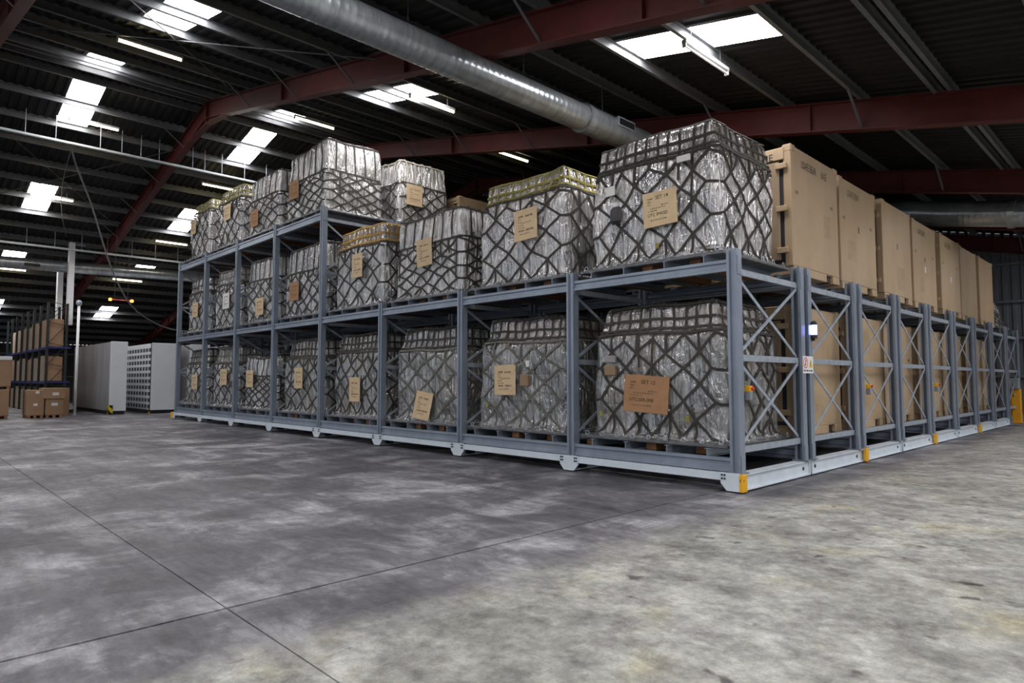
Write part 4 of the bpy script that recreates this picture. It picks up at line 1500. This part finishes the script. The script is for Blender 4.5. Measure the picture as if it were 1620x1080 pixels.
# ================================================================== FAR LEFT: SHELVES, CABINETS, BOXES
# white mobile cabinets
def cabinet(label, x0, x1, y0, y1, h, front_open):
    o = tag(empty('archive_cabinet', (x1, y0, 0)), label, 'cabinet', 'white sliding cabinets')
    L_, W_ = x1 - x0, y1 - y0
    MB().cbox(-L_, 0.0, 0.03, W_, 0.16, h, 0.01).build('body', 'cab_white', o)
    MB().box(-L_ + 0.02, -0.02, 0.05, W_ - 0.03, 0.0, 0.16).build('plinth', 'black', o)
    MB().cbox(0.0, 0.03, 0.0, W_ + 0.02, 0.16, h + 0.02, 0.006).build('end_panel', 'cab_white', o)
    if not front_open:
        n = 7
        for i in range(n):
            a = -L_ + L_ * i / n
            MB().cbox(a + 0.006, a + L_ / n - 0.006, 0.0, 0.03, 0.18, h - 0.01, 0.004).build('panel', 'cab_grey', o)
        hz = MB().box(-0.03, 0.12, -0.05, 0.14, 0.0, 0.42).build('hazard_corner', 'hazard', o)
    else:
        rows = 10
        div_me = MB().box(-0.05, 0.05, -0.01, 0.03, 0.0, 0.17).mesh('divider', 'cab_white')
        bin_me = MB().box(-0.19, 0.19, -0.012, 0.02, 0.0, 0.17).box(-0.20, -0.19, -0.02, 0.02, 0.0, 0.17).mesh('bin', 'bin_dark')
        for r_ in range(rows):
            z = 0.24 + r_ * (h - 0.34) / rows
            MB().cbox(-L_, -0.02, 0.0, 0.03, z + 0.17, z + (h - 0.34) / rows, 0.003).build('shelf_lip', 'cab_white', o)
            for c in range(11):
                link('bin', bin_me, o, (-0.27 - c * 0.48, 0.02, z))
                link('divider', div_me, o, (-0.51 - c * 0.48, 0, z))
        MB().box(-0.03, 0.0, -0.03, 0.0, 0.1, h).build('edge_strip', 'black', o)
        MB().box(-0.04, 0.02, -0.06, 0.0, 0.0, 0.08).build('floor_stop', 'post_yellow', o)
    return o


cabinet('closed white sliding cabinet with brushed grey side and striped corner guard', -37.0, -29.3, -1.24, -0.58, 3.28, False)
cabinet('white sliding cabinet with open rows of dark slate bins', -35.0, -29.1, 0.39, 1.46, 3.27, True)
cabinet('white sliding cabinet seen through the far rack bays', -35.0, -28.9, 2.0, 2.9, 3.25, False)
cabinet('white sliding cabinet mostly hidden behind the rack end', -35.0, -28.9, 3.6, 4.5, 3.25, False)

# dark shelving rack with cardboard boxes
sr = tag(empty('storage_rack', (-31.7, -3.25, 0)), 'dark upright storage rack with blue beams full of cardboard boxes', 'rack')
SP = 1.9
ru = MB().prism(thick([(-0.04, 0.05), (-0.04, -0.05), (0.04, -0.05), (0.04, 0.05)], 0.006), (0, 0, 0), (1, 0, 0), (0, 1, 0), (0, 0, 1), 5.1)
for k in range(17):
    ru.box(-0.05, 0.05, -0.056, -0.048, 0.3 + k * 0.28, 0.36 + k * 0.28)
ru_me = ru.mesh('upright', 'rack_black')
for k in range(8):
    for yy, rz in ((0, 0), (0.72, math.pi)):
        link('upright', ru_me, sr, (-SP * k, yy, 0), (0, 0, rz))
    for j in range(5):
        z = 0.4 + j * 0.95
        MB().bar((-SP * k, 0.05, z), (-SP * k, 0.67, z + 0.8), 0.025, 0.03, (1, 0, 0)).build('brace', 'rack_black', sr)
        MB().bar((-SP * k, 0.67, z + 0.82), (-SP * k, 0.05, z + 0.95), 0.025, 0.03, (1, 0, 0)).build('brace', 'rack_black', sr)
b_me = MB().cbox(-SP + 0.05, -0.05, -0.03, 0.03, -0.12, 0.0, 0.005).mesh('beam', 'rack_blue')
deck_me = MB().box(-SP + 0.05, -0.05, 0.03, 0.69, -0.03, 0.0).mesh('deck', 'rack_black')
for k in range(7):
    for z in (1.50, 3.08):
        for yy in (0, 0.72):
            link('beam', b_me, sr, (-SP * k, yy, z))
        link('deck', deck_me, sr, (-SP * k, 0, z))
MB().box(0.05, 0.12, 0.0, 0.9, 3.0, 3.08).build('beam', 'rack_blue', sr)
MB().box(0.05, 0.12, 0.0, 0.9, 1.42, 1.5).build('beam', 'rack_blue', sr)
MB().box(0.05, 0.3, 0.1, 0.8, 0.0, 0.14).build('guard', 'rack_blue', sr)


def carton_box(label, x0, x1, y0, y1, z0, z1, m='card_edge', lid=False, pallet=False, group='cardboard boxes', stickers=(), face=-1):
    o = tag(empty('cardboard_box', ((x0 + x1) / 2, (y0 + y1) / 2, z0)), label, 'box', group)
    a, b, h = (x1 - x0) / 2, (y1 - y0) / 2, z1 - z0
    zb = 0.12 if pallet else 0.0
    MB().cbox(-a, a, -b, b, zb, h, 0.012).build('carton_body', m, o)
    MB().box(-0.03, 0.03, -b - 0.003, b + 0.003, h - 0.12, h + 0.002).build('packing_tape', 'card_pale', o)
    if lid:
        MB().cbox(-a - 0.015, a + 0.015, -b - 0.015, b + 0.015, h - 0.14, h + 0.01, 0.01).build('lid', 'tape', o)
    if pallet:
        for yy in (-b + 0.08, 0, b - 0.08):
            MB().box(-a, a, yy - 0.05, yy + 0.05, 0.0, 0.10).build('pallet_skid', 'wood', o)
        MB().box(-a, a, -b, b, 0.10, 0.12).build('pallet_deck', 'wood', o)
    for (sx, sz, sw, sh) in stickers:
        MB().box(a, a + 0.004, sx - sw / 2, sx + sw / 2, sz - sh / 2, sz + sh / 2).build('sticker', 'tape', o)
    return o


rng = random.Random(9)
PLACE = ['nearest', 'second', 'third', 'fourth', 'fifth', 'sixth']
for lv_, (z0, nm) in enumerate(((0.02, 'floor'), (1.505, 'lower blue beam'), (3.085, 'upper blue beam'))):
    for k in range(6):
        for half in range(2):
            xa = -31.7 - SP * k - 0.08 - half * 0.88
            hh = rng.uniform(1.05, 1.2) if lv_ < 2 else rng.uniform(1.1, 1.3)
            carton_box('brown cardboard box on the %s, %s rack bay, %s half' % (nm, PLACE[k], ('near', 'far')[half]), xa - 0.84, xa, -3.22, -2.62, z0, z0 + hh,
                       'card_edge' if half == 0 and k == 0 else rng.choice(['card_edge', 'card_pale', 'card_pale']), group='boxes in the dark storage rack')
carton_box('lower tall cardboard box at the left picture edge', -30.2, -28.7, -6.3, -4.88, 0, 1.18, 'card_edge', False, True)
carton_box('white-lidded cardboard box stacked on another at the left edge', -30.15, -28.75, -6.3, -4.84, 1.18, 2.50, 'card_edge', True, True)
carton_box('squarish taped cardboard box on a skid, left of a pair', -29.3, -28.2, -4.36, -3.78, 0, 1.14, 'card_edge', False, True, stickers=((0.0, 0.55, 0.14, 0.1), (0.05, 1.05, 0.12, 0.1)))
carton_box('lower labelled cardboard box, right of a pair', -29.3, -28.2, -3.74, -3.12, 0, 0.78, 'card_edge', False, True, stickers=((0.0, 0.55, 0.22, 0.12),))
carton_box('flat cardboard box with pale top stacked on a labelled box', -29.3, -28.15, -3.84, -3.08, 0.78, 1.22, 'card_edge', False, False, stickers=((0.05, 0.2, 0.22, 0.12),))
carton_box('ochre cardboard box between the pair and the white pole', -30.6, -29.7, -3.06, -2.66, 0.0, 1.2, 'card_edge')

# tall white strips of unknown kind, built as hung boxes; pole
for (x, y, top, lb) in ((-35.0, -2.34, 7.55, 'tall white strip hung from the roof above the boxes, left of two'), (-32.35, -2.34, 8.1, 'longer white strip hung from the roof above the boxes, right of two')):
    o = tag(empty('hanging_strip', (x, y, 4.15)), lb, 'banner', 'hung white strips')
    MB().cbox(-0.16, 0.16, -0.12, 0.12, 0, top - 4.15, 0.015).build('strip_body', 'column_white', o)
    for sx in (-0.1, 0.1):
        MB().tube([(sx, 0, top - 4.17), (sx, 0, sheet(x) - 4.15 + (0.02 if sx < 0 else -0.02))], 0.012, 6).build('hanger_rod', 'strut', o)
    MB().box(-0.03, 0.03, 0.0, 0.55, top - 4.25, top - 4.19).build('bracket', 'galv', o)
po = tag(empty('white_pole', (-29.6, -2.46, 0)), 'slim white pole with a round head beside the grey cabinet side', 'pole')
MB().tube([(0, 0, 0), (0, 0, 4.85)], 0.055, 12).build('shaft', 'column_white', po, smooth=True)
MB().tube([(0, 0, 4.83), (0, 0, 4.88), (0, 0, 4.98), (0, 0, 5.06), (0, 0, 5.09)], 0.1, 14, radii=[0.06, 0.10, 0.12, 0.09, 0.03]).build('head', 'galv_bright', po, smooth=True)
MB().tube([(0, 0, 0), (0, 0, 0.03)], 0.13, 14).build('foot', 'galv_bright', po)
